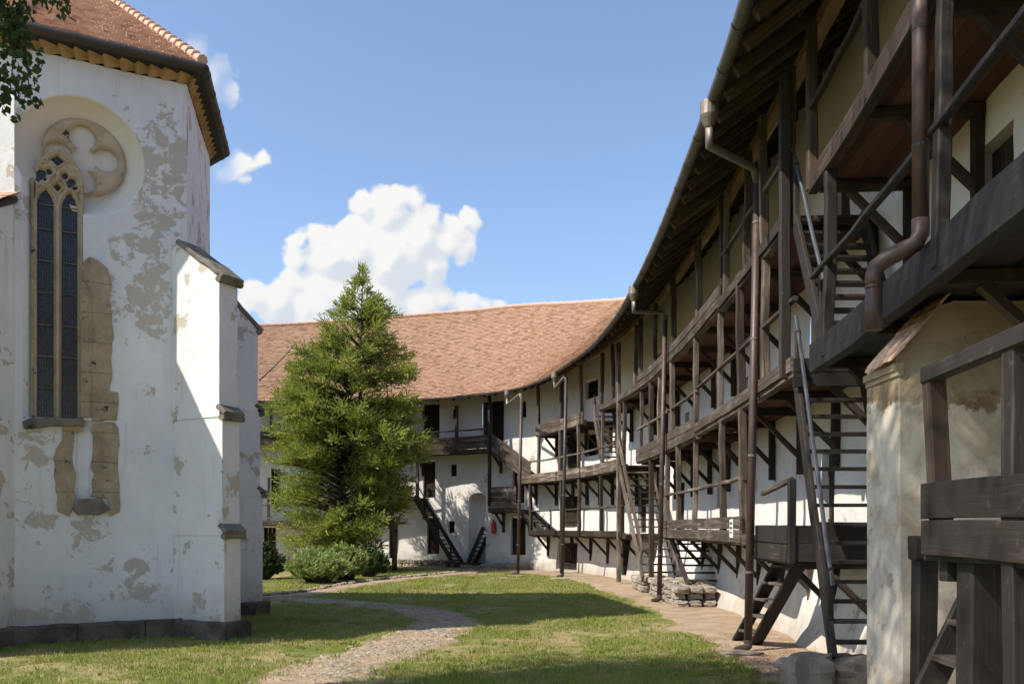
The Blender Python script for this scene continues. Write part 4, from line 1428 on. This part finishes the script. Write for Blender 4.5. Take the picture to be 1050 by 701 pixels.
# solid back to the stone
q = MB()
q.grid(lambda u, z: (lambda p: (p.x, p.y, z))(C0 + D1 * u - N1 * .27), [wc[0] - .42 + .03 * i for i in range(29)], [wc[1] + BOT - .02 + .03 * i for i in range(int((.86 - BOT) / .03))], keep=lambda u, z: outline(u - wc[0], z - wc[1]) > .02)
q.build('glass', GLASS, tr)
q = MB()
for k in range(1, 8):
    zz = wc[1] - .13 - k * .555
    if zz < wc[1] + BOT + .1: break
    for l_ in (l0, l1):
        a = C0 + D1 * (wc[0] + l_[0] - .125) - N1 * .235; c = C0 + D1 * (wc[0] + l_[0] + .125) - N1 * .235
        q = MB(); q.beam(V((a.x, a.y, zz)), V((c.x, c.y, zz)), .015, .016, wob=0); q.build('saddle_bar', S_GREY, tr)
for l_ in (l0, l1):
    a = C0 + D1 * (wc[0] + l_[0] - .125) - N1 * .235; c = C0 + D1 * (wc[0] + l_[0] + .125) - N1 * .235
    q = MB(); q.beam(V((a.x, a.y, wc[1] - .26)), V((c.x, c.y, wc[1] - .26)), .015, .016, wob=0); q.build('saddle_bar', S_GREY, tr)
# jamb mouldings left and right of lights running full height
q = MB()
for xx, w_ in ((wc[0] - .395, .05), (wc[0] + .385, .06)):
    a = C0 + D1 * xx - N1 * .17
    q.beam(V((a.x, a.y, wc[1] + BOT)), V((a.x, a.y, wc[1] + .12)), w_, .12, up=N1, ch=.3, wob=.006)
q.build('jamb', S_JAMB, tr)

# quatrefoil
lob = [(85.5, 134.5, .215), (110, 158.5, .205), (86, 180, .205), (60, 152, .215), (87, 157, .20)]
def qf(u, z):
    b_ = -1
    for (px, py, r) in lob:
        a = f1(px, py); b_ = max(b_, r - math.hypot(u - a[0], z - a[1]))
    return b_
q = MB()
def qp(u, z):
    h = -qf(u, z)
    rr = math.hypot(u - qc[0], z - qc[1])
    hh = 0.06 * smc(h / .06) ** .6 - 0.05 * smc((rr - RIN + .05) / .05)
    p = C0 + D1 * u - N1 * (.30 - hh)
    return (p.x, p.y, z)
q.grid(qp, [qc[0] - .75 + .0125 * i for i in range(121)], [qc[1] - .75 + .0125 * i for i in range(121)],
       keep=lambda u, z: qf(u, z) < 0 and math.hypot(u - qc[0], z - qc[1]) < RIN and not (outline(u - wc[0], z - wc[1]) > 0))
q.build('quatrefoil', S_FRAME, church, smooth=True)


def slab(poly, d0, d1, mat, name, parent=church, step=.04, rough_=.05):
    """stone slab from a traced outline on the front facet: (px, py) list, from depth d0 to proud d1"""
    P_ = [f1(*p) for p in poly]
    # densify and roughen
    Q = []
    for i in range(len(P_)):
        a, c = V(P_[i]), V(P_[(i + 1) % len(P_)])
        n_ = max(1, int((c - a).length / .12))
        for k in range(n_):
            w_ = a.lerp(c, k / n_)
            Q.append(w_ + V((mnoise.noise(V((w_.x * 5, w_.y * 5, 1))), mnoise.noise(V((w_.x * 5, w_.y * 5, 7))))) * rough_)
    q = MB()
    def pt(w_, dd):
        p = C0 + D1 * w_.x + N1 * dd
        return V((p.x, p.y, w_.y))
    cen = sum(Q, V((0, 0))) / len(Q)
    ins = [w_ + (cen - w_).normalized() * .02 for w_ in Q]
    b0 = len(q.v)
    n_ = len(Q)
    for w_ in Q: q.v.append(tuple(pt(w_, d0)))
    for w_ in Q: q.v.append(tuple(pt(w_, d1 - .015)))
    for w_ in ins: q.v.append(tuple(pt(w_, d1)))
    for r_ in (0, 1):
        for i in range(n_):
            k = (i + 1) % n_
            q.f.append((r_ * n_ + i, r_ * n_ + k, (r_ + 1) * n_ + k, (r_ + 1) * n_ + i)); q.uv += [(0, 0)] * 4
    q.f.append(tuple(2 * n_ + i for i in range(n_))); q.uv += [(0, 0)] * n_
    return q.build(name, mat, parent)


slab([(85, 268), (92, 264), (102, 266), (110, 275), (115, 292), (115, 330), (115, 375), (114, 403), (121, 404), (122, 418), (120, 431), (94, 431), (94, 400), (95, 300), (86, 285)], -.06, .03, S_JAMB, 'stone_jamb')
slab([(83, 274), (96, 290), (98, 320), (97, 330), (98, 360), (99, 395), (98, 428), (83, 428), (83, 370), (82, 320)], -.06, .012, S_JAMB, 'stone_jamb')
slab([(95, 433), (118, 433), (122, 440), (121, 470), (122, 500), (124, 524), (112, 530), (112, 512), (94, 510), (94, 470)], -.05, .035, S_JAMB, 'stone_jamb')
slab([(66, 433), (88, 433), (86, 440), (77, 442), (76, 470), (78, 510), (75, 520), (72, 530), (60, 524), (57, 495), (55, 470), (62, 450)], -.05, .035, S_JAMB, 'stone_jamb')
slab([(21, 434), (30, 430), (88, 430), (88, 436), (60, 438), (24, 440)], -.05, .14, S_GREY, 'sill')
slab([(80, 512), (106, 512), (113, 522), (100, 527), (80, 528), (73, 522)], -.05, .16, S_GREY, 'sill')

# plinth of dark blocks
q = MB()
poly = [(C6, C0), (C0, C1), (C1, C2), (C2, C3), (C3, C4)]
for A, Bq in poly:
    Dq = (Bq - A).normalized(); Nq = V((Dq.y, -Dq.x, 0)); L = (Bq - A).length
    x = -0.08
    while x < L + .08:
        w_ = min(random.uniform(.55, 1.1), L + .12 - x)
        if w_ < .05: break
        c = A + Dq * (x + w_ / 2) + Nq * (.04 + random.uniform(-.02, .02)) + V((0, 0, .14 + random.uniform(-.015, .015)))
        q.beam(c - Dq * (w_ / 2 - .008), c + Dq * (w_ / 2 - .008), .36, .36, ch=.10, wob=.012, seg=.2)
        x += w_
q.build('plinth', S_DARK, church)


def buttress(label, A, dirv, ln, wd, stages, mat, capmat=S_GREY, plinth=True, tiled=False):
    """stages: (length out, z bottom, z top at outer end, z top at wall, width) from the ground up"""
    dv = V(dirv).normalized(); sv = V((-dv.y, dv.x, 0))
    q = MB()
    cps = []
    zb = 0.25
    for si, (lo, z0, zo, zw, w_) in enumerate(stages):
        cp = MB()
        h = w_ / 2; lw = stages[si + 1][0] if si + 1 < len(stages) else None
        def P_(a, s_, z): 
            p = A + dv * a + sv * s_; return V((p.x, p.y, z))
        n_ = 10
        for sgn in (-1, 1):
            q.grid(lambda a, f, sgn=sgn: P_(a, sgn * h + .01 * mnoise.noise(V((a * 2, f * 4, sgn))), z0 + ((zw + (zo - zw) * max(a, 0) / lo) - z0) * f), [-.5 + (lo + .5) * i / 6 for i in range(7)] if sgn < 0 else [lo - (lo + .5) * i / 6 for i in range(7)], [k / n_ for k in range(n_ + 1)])
        q.grid(lambda s_, f: P_(lo + .008 * mnoise.noise(V((s_ * 3, f * 5, 0))), s_, z0 + (zo - z0) * f), [-h + 2 * h * i / 4 for i in range(5)], [k / n_ for k in range(n_ + 1)])
        # coping slab, a thick sloping stone with a drip edge
        a0 = P_(.02, 0, zw + .04); a1 = P_(lo + .10, 0, zo + .04 - (zw - zo) / lo * .06)
        if lw: a0 = P_(lw - .05, 0, zo + .16); a1 = P_(lo + .09, 0, zo + .03)
        cp.beam(a0, a1, w_ + .10, .09, up=V((0, 0, 1)), ch=.25, wob=.012, seg=.2)
        cp.beam(P_(lo + .03, -h - .06, zo - .05), P_(lo + .03, h + .06, zo - .04), .12, .10, ch=.3, wob=.008, seg=.2)
        cps.append(cp)
    o = q.build('buttress', mat, church)
    if label: o['label'] = label
    for cp in cps: cp.build('coping', capmat, o)
    if plinth:
        lo, z0, zo, zw, w_ = stages[0]
        pl_ = MB()
        c = A + dv * (lo / 2 - .1); 
        pl_.beam(A - dv * .3 + V((0, 0, .14)), A + dv * (lo + .14) + V((0, 0, .14)), w_ + .28, .37, ch=.12, wob=.012, seg=.3)
        pl_.build('plinth', S_DARK, o)
    return o, dv, sv


# buttress beside the sunlit corner: lower, middle and top stage
buttress('', C1, (.88, -.47, 0), .8, .5, [(1.15, .2, 1.88, 1.94, .38), (1.11, 1.85, 3.98, 4.04, .40), (1.05, 3.95, 6.42, 7.15, .43)], PL_C)
buttress('', C2, (.80, .60, 0), .8, .5, [(1.12, .2, 2.75, 2.82, .46), (1.06, 2.7, 4.6, 4.66, .48), (1.00, 4.6, 6.45, 7.4, .50)], PL_C)
# left buttress, its flank closes the picture on the left
bo, dv, sv = buttress('', C0 + V((-.33, .1, 0)), (-.03, -1, 0), 2.2, .7, [(2.0, .2, 6.4, 7.55, .62)], PL_C, capmat=M_GUT2)
q = MB()
for r_ in range(16):
    for j in range(6):
        a0 = C0 + V((-.33, .1, 0)) + dv * (2.1 - r_ * .14) + sv * (-.40 + j * .135)
        zz = 6.50 + 1.15 / 2.0 * (r_ * .14) - .02
        a1 = a0 + sv * .13
        up_ = -dv * .19 + V((0, 0, .11))
        uvr = [(random.random(), random.random())] * 4
        z3 = V((0, 0, zz + .05))
        q.quad([a0 + z3, a1 + z3, a1 + z3 + up_ - V((0, 0, .02)), a0 + z3 + up_ - V((0, 0, .02))], uvr)
        q.quad([a0 + z3, a1 + z3, a1 + z3 - V((0, 0, .03)), a0 + z3 - V((0, 0, .03))], uvr)
q.build('tile_coping', T_CH, bo)

# cornice with scallops, gutter, tiled hip roof
APEX = V((-10.1, 20.4, 14.75)); APEX2 = V((-20, 18.6, 14.75))
loop = [C6, C0, C1, C2, C3, C4]
def offpt(i, o):
    p = loop[i]; a = loop[max(i - 1, 0)]; c = loop[min(i + 1, len(loop) - 1)]
    def nn(u, v): d_ = (v - u).normalized(); return V((d_.y, -d_.x, 0))
    if i == 0: return p + nn(p, c) * o
    if i == len(loop) - 1: return p + nn(a, p) * o
    n0, n1 = nn(a, p), nn(p, c)
    bb = (n0 + n1).normalized()
    return p + bb * (o / max(.4, bb.dot(n0)))
cn = MB(); gu = MB(); rt = MB()
for i in range(len(loop) - 1):
    def prof_(u, f, i=i):
        # u 0..1 along, f 0..1 up
        o = 0.03 + 0.19 * f ** 0.8
        a = offpt(i, o); c = offpt(i + 1, o)
        L = (loop[i + 1] - loop[i]).length
        x = u * L / .27
        ph = x * 1.15 + .10 * math.sin(x * 1.7) + f * .35
        fr_ = ph % 1.0
        rip = fr_ ** 1.4 if fr_ < .88 else (1 - fr_) / .12 * .83
        p = a.lerp(c, u)
        dq = (c - a).normalized(); nq = V((dq.y, -dq.x, 0))
        p = p + nq * (-0.13 * rip * math.sin(math.pi * min(1, f * .75 + .15)))
        return (p.x, p.y, WT - .02 + .25 * f + .09 * rip * (1 - f))
    L = (loop[i + 1] - loop[i]).length
    nu = int(L / .018) if i < 3 else int(L / .2)
    cn.grid(prof_, [k / nu for k in range(nu + 1)], [k / 10 for k in range(11)])
    # gutter
    a = offpt(i, .34); c = offpt(i + 1, .34)
    gu.tube([V((a.x, a.y, 10.36)), V((c.x, c.y, 10.36))], .085, 14)
    for k in range(int(L / .75) + 1):
        p = a.lerp(c, (k + .3) / (int(L / .75) + 1)); dq = (c - a).normalized()
        gu.tube([V((p.x, p.y, 10.36)) - dq * .018, V((p.x, p.y, 10.36)) + dq * .018], .094, 14)
    # roof plane tiles
    a = offpt(i, .30) + V((0, 0, 10.42)); c = offpt(i + 1, .30) + V((0, 0, 10.42))
    t0, t1 = (APEX2, APEX) if i == 0 else (APEX, APEX) if i < 4 - 0 and i != 4 else (APEX, APEX2)
    if i == 4: t0, t1 = APEX, APEX2
    rows_ = 52
    for r_ in range(rows_):
        f0_, f1_ = r_ / rows_, (r_ + 1.3) / rows_
        f1_ = min(f1_, 1)
        A0_, A1_ = a.lerp(t0, f0_), c.lerp(t1, f0_)
        Bb0, Bb1 = a.lerp(t0, f1_), c.lerp(t1, f1_)
        Lr = (A1_ - A0_).length
        n_t = max(1, int(Lr / .165))
        nrmv = (c - a).cross(t0 - a).normalized()
        if nrmv.z < 0: nrmv = -nrmv
        for j in range(n_t):
            k0 = (j + .5 * (r_ % 2) - .25) / n_t; k1 = k0 + .94 / n_t
            k0 = max(k0, 0); k1 = min(k1, 1)
            li = nrmv * (.055 + random.uniform(0, .015)); lo_ = nrmv * .012
            p0, p1 = A0_.lerp(A1_, k0), A0_.lerp(A1_, k1)
            p3, p2 = Bb0.lerp(Bb1, k0), Bb0.lerp(Bb1, k1)
            uvr = (random.random(), random.random())
            bb = len(rt.v)
            rt.v += [tuple(p0 + li), tuple(p1 + li), tuple(p2 + lo_), tuple(p3 + lo_), tuple(p0 + li * .35), tuple(p1 + li * .35)]
            rt.f += [(bb, bb + 1, bb + 2, bb + 3), (bb + 4, bb + 5, bb + 1, bb), (bb, bb + 3, bb + 4), (bb + 1, bb + 5, bb + 2)]
            rt.uv += [uvr] * 14
cn.build('cornice', S_CORN, church, smooth=True)
gu.build('gutter', M_GUT2, church, smooth=False)
cr = rt.build('roof', T_CH, church)
hp = MB()
for i in (1, 2, 3, 4):
    a = offpt(i, .30) + V((0, 0, 10.47))
    n_ = 26
    for k in range(n_):
        p0 = a.lerp(APEX, k / n_); p1 = a.lerp(APEX, (k + 1.12) / n_)
        hp.tube([p0 + V((0, 0, .05)), p1 + V((0, 0, .02))], [.105, .075], 8)
hp.build('hip_tile', T_CH, cr)
# little snow guards
for k in range(7):
    sgd = MB()
    a = offpt(1, .30) + V((0, 0, 10.42)); c = offpt(2, .30) + V((0, 0, 10.42))
    p = a.lerp(c, (k + .4) / 7).lerp(APEX, .10 + .004 * (k % 2)) + V((0, 0, .06))
    sgd.beam(p, p + V((0, 0, .10)), .03, .05, up=N1)
    sgd.build('snow_guard', T_CH, cr)
sf = MB()
a = [offpt(i, .30) for i in range(len(loop))]
for i in range(len(loop) - 1):
    t0, t1 = (APEX2, APEX) if i == 0 else (APEX, APEX2) if i == 4 else (APEX, APEX)
    A_, B2 = a[i] + V((0, 0, 10.40)), a[i + 1] + V((0, 0, 10.40))
    sf.quad([A_, B2, t1, t0] if t0 != t1 else [A_, B2, t0])
    A_, B2 = offpt(i, 0), offpt(i + 1, 0)
    sf.quad([V((A_.x, A_.y, 10.30)), V((B2.x, B2.y, 10.30)), V((a[i + 1].x, a[i + 1].y, 10.30)), V((a[i].x, a[i].y, 10.30))])
# south slope of the choir roof, seen only from elsewhere
A_, B2 = V((C5.x, C5.y, 10.4)), V((C6.x, C6.y, 10.4))
sf.quad([A_, B2, APEX, APEX2])
sf.build('soffit', W_DARK, cr)

# overhead cable between church and roof
q = MB()
a = at(266, 390, 22); c = at(303, 352, 42.5)
q.tube([a.lerp(c, k / 10) - V((0, 0, .05 * math.sin(math.pi * k / 10))) for k in range(11)], .018, 6)
tag(q.build('overhead_cable', M_BLACK), 'thin black cable running from the church buttress to the far roof', 'cable')

# ------------------------------------------------------------------ vegetation
def blade(mb, p, d_, w_, uvr):
    """thin leaf-like triangle from p along d_"""
    s_ = d_.cross(V((random.uniform(-1, 1), random.uniform(-1, 1), random.uniform(-1, 1))))
    if s_.length < 1e-5: return
    s_ = s_.normalized() * w_
    b0 = len(mb.v)
    mb.v += [tuple(p - s_), tuple(p + s_), tuple(p + d_ * .6 + s_ * .8), tuple(p + d_), tuple(p + d_ * .6 - s_ * .8)]
    mb.f.append((b0, b0 + 1, b0 + 2, b0 + 3, b0 + 4)); mb.uv += [uvr] * 5


def limb(mb, pts, r0, r1, n=7):
    mb.tube(pts, [r0 + (r1 - r0) * i / (len(pts) - 1) for i in range(len(pts))], n)


def conifer(base, prof_, trunks, n_b, label):
    random.seed(11)
    root = empty('conifer_tree', base, label, 'tree')
    tk = MB(); lf = MB()
    base = V(base)
    for (dx, dy, h, r0, lx) in trunks:
        pts = [base + V((dx + lx * f * f + .08 * math.sin(f * 7 + dx), dy + .06 * math.cos(f * 6), h * f)) for f in [k / 14 for k in range(15)]]
        limb(tk, pts, r0, .015, 9)
    def rad(z):
        for i in range(len(prof_) - 1):
            z0, r0, c0 = prof_[i]; z1, r1, c1 = prof_[i + 1]
            if z0 <= z <= z1:
                f = (z - z0) / (z1 - z0); return r0 + (r1 - r0) * f, c0 + (c1 - c0) * f
        return 0.1, prof_[-1][2]
    zmax = prof_[-1][0]
    done = 0; cz = None
    while done < n_b:
        if done % 3 == 0 or cz is None:
            cz = random.uniform(.7, zmax - .1)
            r_, cx_ = rad(cz)
            if random.random() > (r_ / 3.4) ** 1.0 + .12: cz = None; continue
            caz = random.uniform(0, 2 * math.pi); cl_ = random.choice((-.24, -.14, -.04, .04, .16)) * (1 if cz < 9.5 else .5)
        z = min(max(cz + random.gauss(0, .22), .6), zmax - .1)
        az = caz + random.gauss(0, .24)
        r_, cx_ = rad(z)
        done += 1
        clump = mnoise.noise(V((math.cos(az) * 1.5, math.sin(az) * 1.5, z * .8)))
        L = r_ * (0.90 + 0.40 * clump + cl_ + random.uniform(-.08, .08))
        L = min(max(L, .2), r_ * (1.15 if math.cos(az) > 0 else 1.2))
        tx = cx_ * (z / zmax) * 0 + cx_
        st = V((base.x + tx, base.y, z - .35 * L * .6))
        dirv = V((math.cos(az), math.sin(az) * .95, 0))
        pts = []
        for k in range(6):
            f = k / 5
            pts.append(st + dirv * L * f + V((0, 0, L * (.50 * f - .30 * f * f + (.16 if z > 9 else 0) * f))))
        limb(tk, pts, .018 + .012 * L, .006, 4)
        # sprays on the outer part
        ns = int(14 + 12 * L)
        for j in range(ns):
            f = 1 - (random.random() ** 1.5) * .72
            i0 = min(int(f * 5), 4); q_ = pts[i0].lerp(pts[i0 + 1], f * 5 - i0)
            sd_ = V((random.gauss(0, 1), random.gauss(0, 1), random.gauss(.15, .6))).normalized()
            sprd = (.10 + .22 * L * .35) * (1.25 - f * .7)
            c = q_ + sd_ * sprd * random.random()
            main = (dirv * random.uniform(.5, 1.1) + sd_ * .8 + V((0, 0, random.uniform(.05, .5)))).normalized()
            sl_ = random.uniform(.22, .42)
            uvr = (random.random(), random.random())
            for m_ in range(9):
                fm = m_ / 8
                bd = (main + V((random.gauss(0, .55), random.gauss(0, .55), random.gauss(0, .4))) * (1.15 - fm)).normalized()
                blade(lf, c + main * sl_ * fm, bd * random.uniform(.06, .13), random.uniform(.014, .024), uvr)
    # leader and its short upright twigs
    for k in range(90):
        z = zmax - .1 - 2.2 * random.random(); r_ = .10 + .28 * (zmax - z)
        az = random.uniform(0, 6.283)
        p = V((base.x + math.cos(az) * r_ * random.random(), base.y + math.sin(az) * r_ * random.random(), z))
        uvr = (random.random(), random.random())
        for m_ in range(9):
            blade(lf, p + V((0, 0, .03 * m_)), V((math.cos(az) * .5 + random.gauss(0, .4), math.sin(az) * .5 + random.gauss(0, .4), .8)).normalized() * random.uniform(.08, .15), .018, uvr)
    tk.build('trunk', BARK, root, smooth=True)
    lf.build('crown', L_CON, root)
    return root


TX, TY = (371 - CX) / FPX * 39.3, 39.3
prof_c = [(0.4, 1.7, -.5), (1.4, 2.8, -.6), (2.4, 3.35, -.8), (4.6, 3.65, -.75), (6.0, 3.75, -.55), (7.3, 3.6, -.5), (8.6, 3.25, -.3), (9.7, 2.75, -.2), (10.8, 1.95, -.1), (11.8, 1.2, 0), (12.7, .65, 0), (13.3, .35, 0), (13.75, .12, 0)]
conifer((TX, TY, 0), [(z_, r_ * (.90 if z_ < 9 else .85), c_ - .25 * (z_ < 9)) for z_, r_, c_ in prof_c], [(0.0, 0, 13.6, .17, 0), (1.35, .2, 9.0, .13, -.4), (-.5, .3, 8.5, .10, -.3)], 600, 'tall dense green conifer with twin dark trunks in front of the back dwelling')


def shrub(c, rx, h, n_, label, mat=L_BUSH, spiky=True):
    random.seed(int(abs(c[0]) * 100))
    root = empty('shrub', c, label, 'shrub', 'low shrubs at the foot of the conifer')
    st = MB(); lf = MB(); c = V(c)
    for i in range(n_):
        az = random.uniform(0, 6.283); q = math.sqrt(random.random())
        tip = c + V((math.cos(az) * rx * q, math.sin(az) * rx * .75 * q, h * (1.0 - .55 * q * q) * random.uniform(.7, 1.08)))
        a = c + V((math.cos(az) * rx * q * .3, math.sin(az) * rx * .25 * q, 0))
        limb(st, [a, a.lerp(tip, .5) + V((0, 0, .08)), tip], .012, .004, 3)
        main = (tip - a).normalized()
        for j in range(7):
            f = random.uniform(.45, 1)
            p = a.lerp(tip, f) + V((random.gauss(0, .06), random.gauss(0, .06), random.gauss(0, .04)))
            uvr = (random.random(), random.random())
            for m_ in range(7):
                bd = (main * .8 + V((random.gauss(0, .6), random.gauss(0, .6), random.gauss(.1, .4)))).normalized()
                blade(lf, p + main * .03 * m_, bd * random.uniform(.07, .15), random.uniform(.010, .02) if spiky else .03, uvr)
    st.build('stems', BARK, root); lf.build('foliage', mat, root)


shrub((gnd(306, 604).x, 31.0, 0), 1.15, 1.15, 260, 'feathery light green juniper bush left of the conifer near the church buttress')
shrub((gnd(275, 595).x - .5, 33.5, 0), 1.0, 1.3, 170, 'dark green shrub half hidden behind the church buttress', L_DEC, False)
shrub((gnd(340, 600).x, 32.5, 0), .9, 1.35, 170, 'leafy green shrub between the juniper bush and the conifer trunk', L_BUSH, False)
shrub((gnd(360, 597).x, 35.5, 0), .8, 1.0, 130, 'small broad leaved shrub at the conifer foot', L_DEC, False)


def leafq(mb, p, ax_, nn, L, W_, uvr):
    """pointed oval leaf with a folded midrib"""
    ax_ = ax_.normalized(); s_ = ax_.cross(nn)
    if s_.length < 1e-4: s_ = V((1, 0, 0))
    s_.normalize(); up_ = s_.cross(ax_) * .12 * L
    b0 = len(mb.v)
    mb.v += [tuple(p), tuple(p + ax_ * L * .4 + s_ * W_ + up_), tuple(p + ax_ * L * .75 + s_ * W_ * .6 + up_), tuple(p + ax_ * L), tuple(p + ax_ * L * .75 - s_ * W_ * .6 + up_), tuple(p + ax_ * L * .4 - s_ * W_ + up_)]
    mb.f += [(b0, b0 + 1, b0 + 2, b0 + 3), (b0, b0 + 3, b0 + 4, b0 + 5)]
    mb.uv += [uvr] * 8


# broad-leaved tree standing to the left of the viewer; its lowest boughs hang into the top left corner
random.seed(23)
dt = empty('leafy_tree', (-10.2, 7.6, 0), 'broad leaved tree whose dark leafy boughs hang into the top left corner', 'tree')
tk = MB(); lf = MB()
limb(tk, [V((-10.2, 7.6, -.1)), V((-10.0, 7.5, 3)), V((-9.4, 7.2, 7)), V((-8.0, 6.6, 11)), V((-7.2, 6.2, 15))], .38, .06, 12)
def hidden_ok(p):
    """keeps boughs out of the photographed view except the corner branch"""
    if p.y < .5: return True
    u = (p.x) / p.y; v = (p.z - EYE) / p.y
    return u < -.60 or v > .615
nbough = 0
for i in range(360):
    cc_ = V((-7.6, 6.9, 10.6)) if i % 2 else V((-5.0, 4.4, 12.2))
    c = cc_ + V((random.gauss(0, 1.8), random.gauss(0, 1.5), random.gauss(0, 1.5)))
    if c.z < 7.6 or (c - cc_).length > (2.9 if i % 2 else 4.3): continue
    if not hidden_ok(c + V((.8, .6, -.8))): continue
    nbough += 1
    s0 = V((-9.2, 7.5, min(max(c.z - 2.0, 6.5), 15)))
    limb(tk, [s0, s0.lerp(c, .5) + V((0, 0, .35)), c], .05, .01, 5)
    for j in range(60 if i % 2 else 44):
        p = c + V((random.gauss(0, .42), random.gauss(0, .42), random.gauss(0, .32)))
        if not hidden_ok(p): continue
        leafq(lf, p, V((random.gauss(0, 1), random.gauss(0, 1), random.gauss(-.4, .6))), V((random.gauss(0, .5), random.gauss(0, .5), 1)), random.uniform(.09, .14), random.uniform(.03, .05), (random.random(), random.random()))
# corner bough
for (pts, n_l) in (([(-60, -60, 9.2), (-10, -10, 9.0), (12, 40, 8.9), (10, 100, 8.85)], 230), ([(-60, -90, 9.2), (0, -40, 9.0), (22, 10, 8.9), (30, 95, 8.9)], 190), ([(-40, -90, 9.2), (10, -40, 9.0), (40, -8, 8.9), (62, 4, 8.8)], 90), ([(-60, -30, 9.1), (-20, 20, 9.0), (-8, 60, 8.9), (-4, 108, 8.8)], 200), ([(-70, -60, 9.1), (-20, -20, 9.0), (10, 10, 8.9), (20, 50, 8.9)], 260)):
    P_ = catmull([tuple(at(*p)) for p in pts], .06)
    limb(tk, [V(p) for p in P_], .018, .004, 5)
    for j in range(n_l):
        f = random.uniform(.25, 1)
        p = V(P_[min(int(f * len(P_)), len(P_) - 1)]) + V((random.gauss(0, .055), random.gauss(0, .12), random.gauss(0, .055)))
        leafq(lf, p, V((random.gauss(0, .7), random.gauss(0, .7), random.gauss(-.9, .5))), V((random.gauss(0, 1), random.gauss(-.5, .6), random.gauss(.3, .5))), random.uniform(.07, .105), random.uniform(.025, .036), (random.random(), random.random()))
a = at(-62, -70, 9.2)
limb(tk, [V((-9.7, 7.5, 6.2)), V((-8, 8.4, 7.4)), a], .09, .02, 6)
tk.build('trunk', BARK, dt, smooth=True)
lf.build('crown', L_DEC, dt)

# grass blades over the lawns
random.seed(5)
gr = MB()
def on_lawn(x, y):
    if dist_poly(PATH, x, y) < -.38 * random.random() ** 2 + .22 * mnoise.noise(V((x * 1.4, y * 1.4, 0))) - .08: return False
    if dist_poly(DIRT, x, y) < random.uniform(-.25, .05): return False
    if dist_poly(SIDE, x, y) < random.uniform(-.1, .05): return False
    # church footprint
    if x < -5.1 and y > 14.2 and y < 22.5:
        q = V((x, y, 0)) - C0
        if q.dot(N1) < .26 and (V((x, y, 0)) - C1).dot(V(((C2 - C1).y, -(C2 - C1).x, 0)).normalized()) < .26: return False
        if x < -6.6 and q.dot(N1) < .26: return False
    return True
tries = 0
placed = 0
while placed < 165000 and tries < 800000:
    tries += 1
    # denser towards the viewer
    y = 10.6 + (random.random() ** 1.7) * 30
    hw_ = y * .6
    x = random.uniform(max(-hw_, -11), min(hw_, 4.6))
    if y > 24 and x < -9: continue
    dry = mnoise.noise(V((x * .45, y * .45, 2))) + .5 * mnoise.noise(V((x * 1.7, y * 1.7, 6)))
    if dry > .28 and random.random() < .75: continue
    if not on_lawn(x, y): continue
    placed += 1
    k = .85 + y / 40
    tuft = max(0, mnoise.noise(V((x * 3.1, y * 3.1, 5))))
    h = random.uniform(.016, .040) * (1 + 1.3 * tuft) * k * (1.15 - max(0, dry))
    a = random.uniform(0, 6.283)
    dx, dy = math.cos(a) * .006 * k, math.sin(a) * .006 * k
    lx, ly = random.gauss(0, .014), random.gauss(0, .014)
    z = gz(x, y)
    b0 = len(gr.v)
    gr.v += [(x - dx, y - dy, z - .004), (x + dx, y + dy, z - .004), (x + lx, y + ly, z + h)]
    gr.f.append((b0, b0 + 1, b0 + 2))
    uvr = (random.random(), random.random()); gr.uv += [uvr] * 3
for i in range(900):
    y = 10.8 + random.random() ** 1.6 * 24; x = random.uniform(max(-.6 * y, -11), min(.6 * y, 4.4))
    if not on_lawn(x, y): continue
    big = random.uniform(.7, 1.6)
    for k in range(14):
        a = random.uniform(0, 6.283); r_ = random.random() * .05 * big
        bx, by = x + math.cos(a) * r_, y + math.sin(a) * r_; z = gz(bx, by)
        h = random.uniform(.04, .085) * big; wq_ = .008
        b0 = len(gr.v)
        gr.v += [(bx - wq_, by, z - .004), (bx + wq_, by, z - .004), (bx + math.cos(a) * h * .6, by + math.sin(a) * h * .6, z + h)]
        gr.f.append((b0, b0 + 1, b0 + 2)); gr.uv += [(random.random(), random.random())] * 3
tag(gr.build('grass', L_GRASS, origin=V((0, 0, 0))), 'short patchy lawn grass with dry spots', 'grass', kind='stuff')

# dry leaves blown against the near corner of the dirt strip
q = MB(); random.seed(31)
for i in range(1500):
    y = 11.0 + abs(random.gauss(0, 2.2)); x = random.gauss(3.55, .7)
    if x > 5 or x < 1.8: continue
    leafq(q, V((x, y, gz(x, y) + .035)), V((random.gauss(0, 1), random.gauss(0, 1), random.gauss(0, .2))), V((random.gauss(0, .3), random.gauss(0, .3), 1)), random.uniform(.025, .05), random.uniform(.008, .016), (random.random(), random.random()))
m, t, b = material('dry_leaf', .8)
wn = t.new('ShaderNodeTexWhiteNoise', noise_dimensions='2D'); t.l.new(t.uv(), wn.inputs['Vector'])
t.l.new(t.mix(wn.outputs[0], (0.16, 0.07, 0.03), (0.38, 0.22, 0.09)), b.inputs['Base Color'])
tag(q.build('dry_leaves', m, origin=V((0, 0, 0))), 'small brown dry leaves scattered over the earth by the near drainpipe', 'dry leaves', kind='stuff')

# weeds along the church foot
q = MB(); random.seed(9)
for i in range(70):
    f = random.uniform(-.3, 1.2)
    p = C0 + D1 * (L1 * f) + N1 * random.uniform(.28, .5)
    for m_ in range(7):
        bd = V((random.gauss(0, .6), random.gauss(0, .6), random.uniform(.5, 1))).normalized()
        blade(q, V((p.x, p.y, 0)), bd * random.uniform(.04, .10), .010, (random.random(), random.random()))
tag(q.build('weeds', L_GRASS, origin=V((0, 0, 0))), 'small weeds growing along the dark church plinth', 'weeds', kind='stuff')
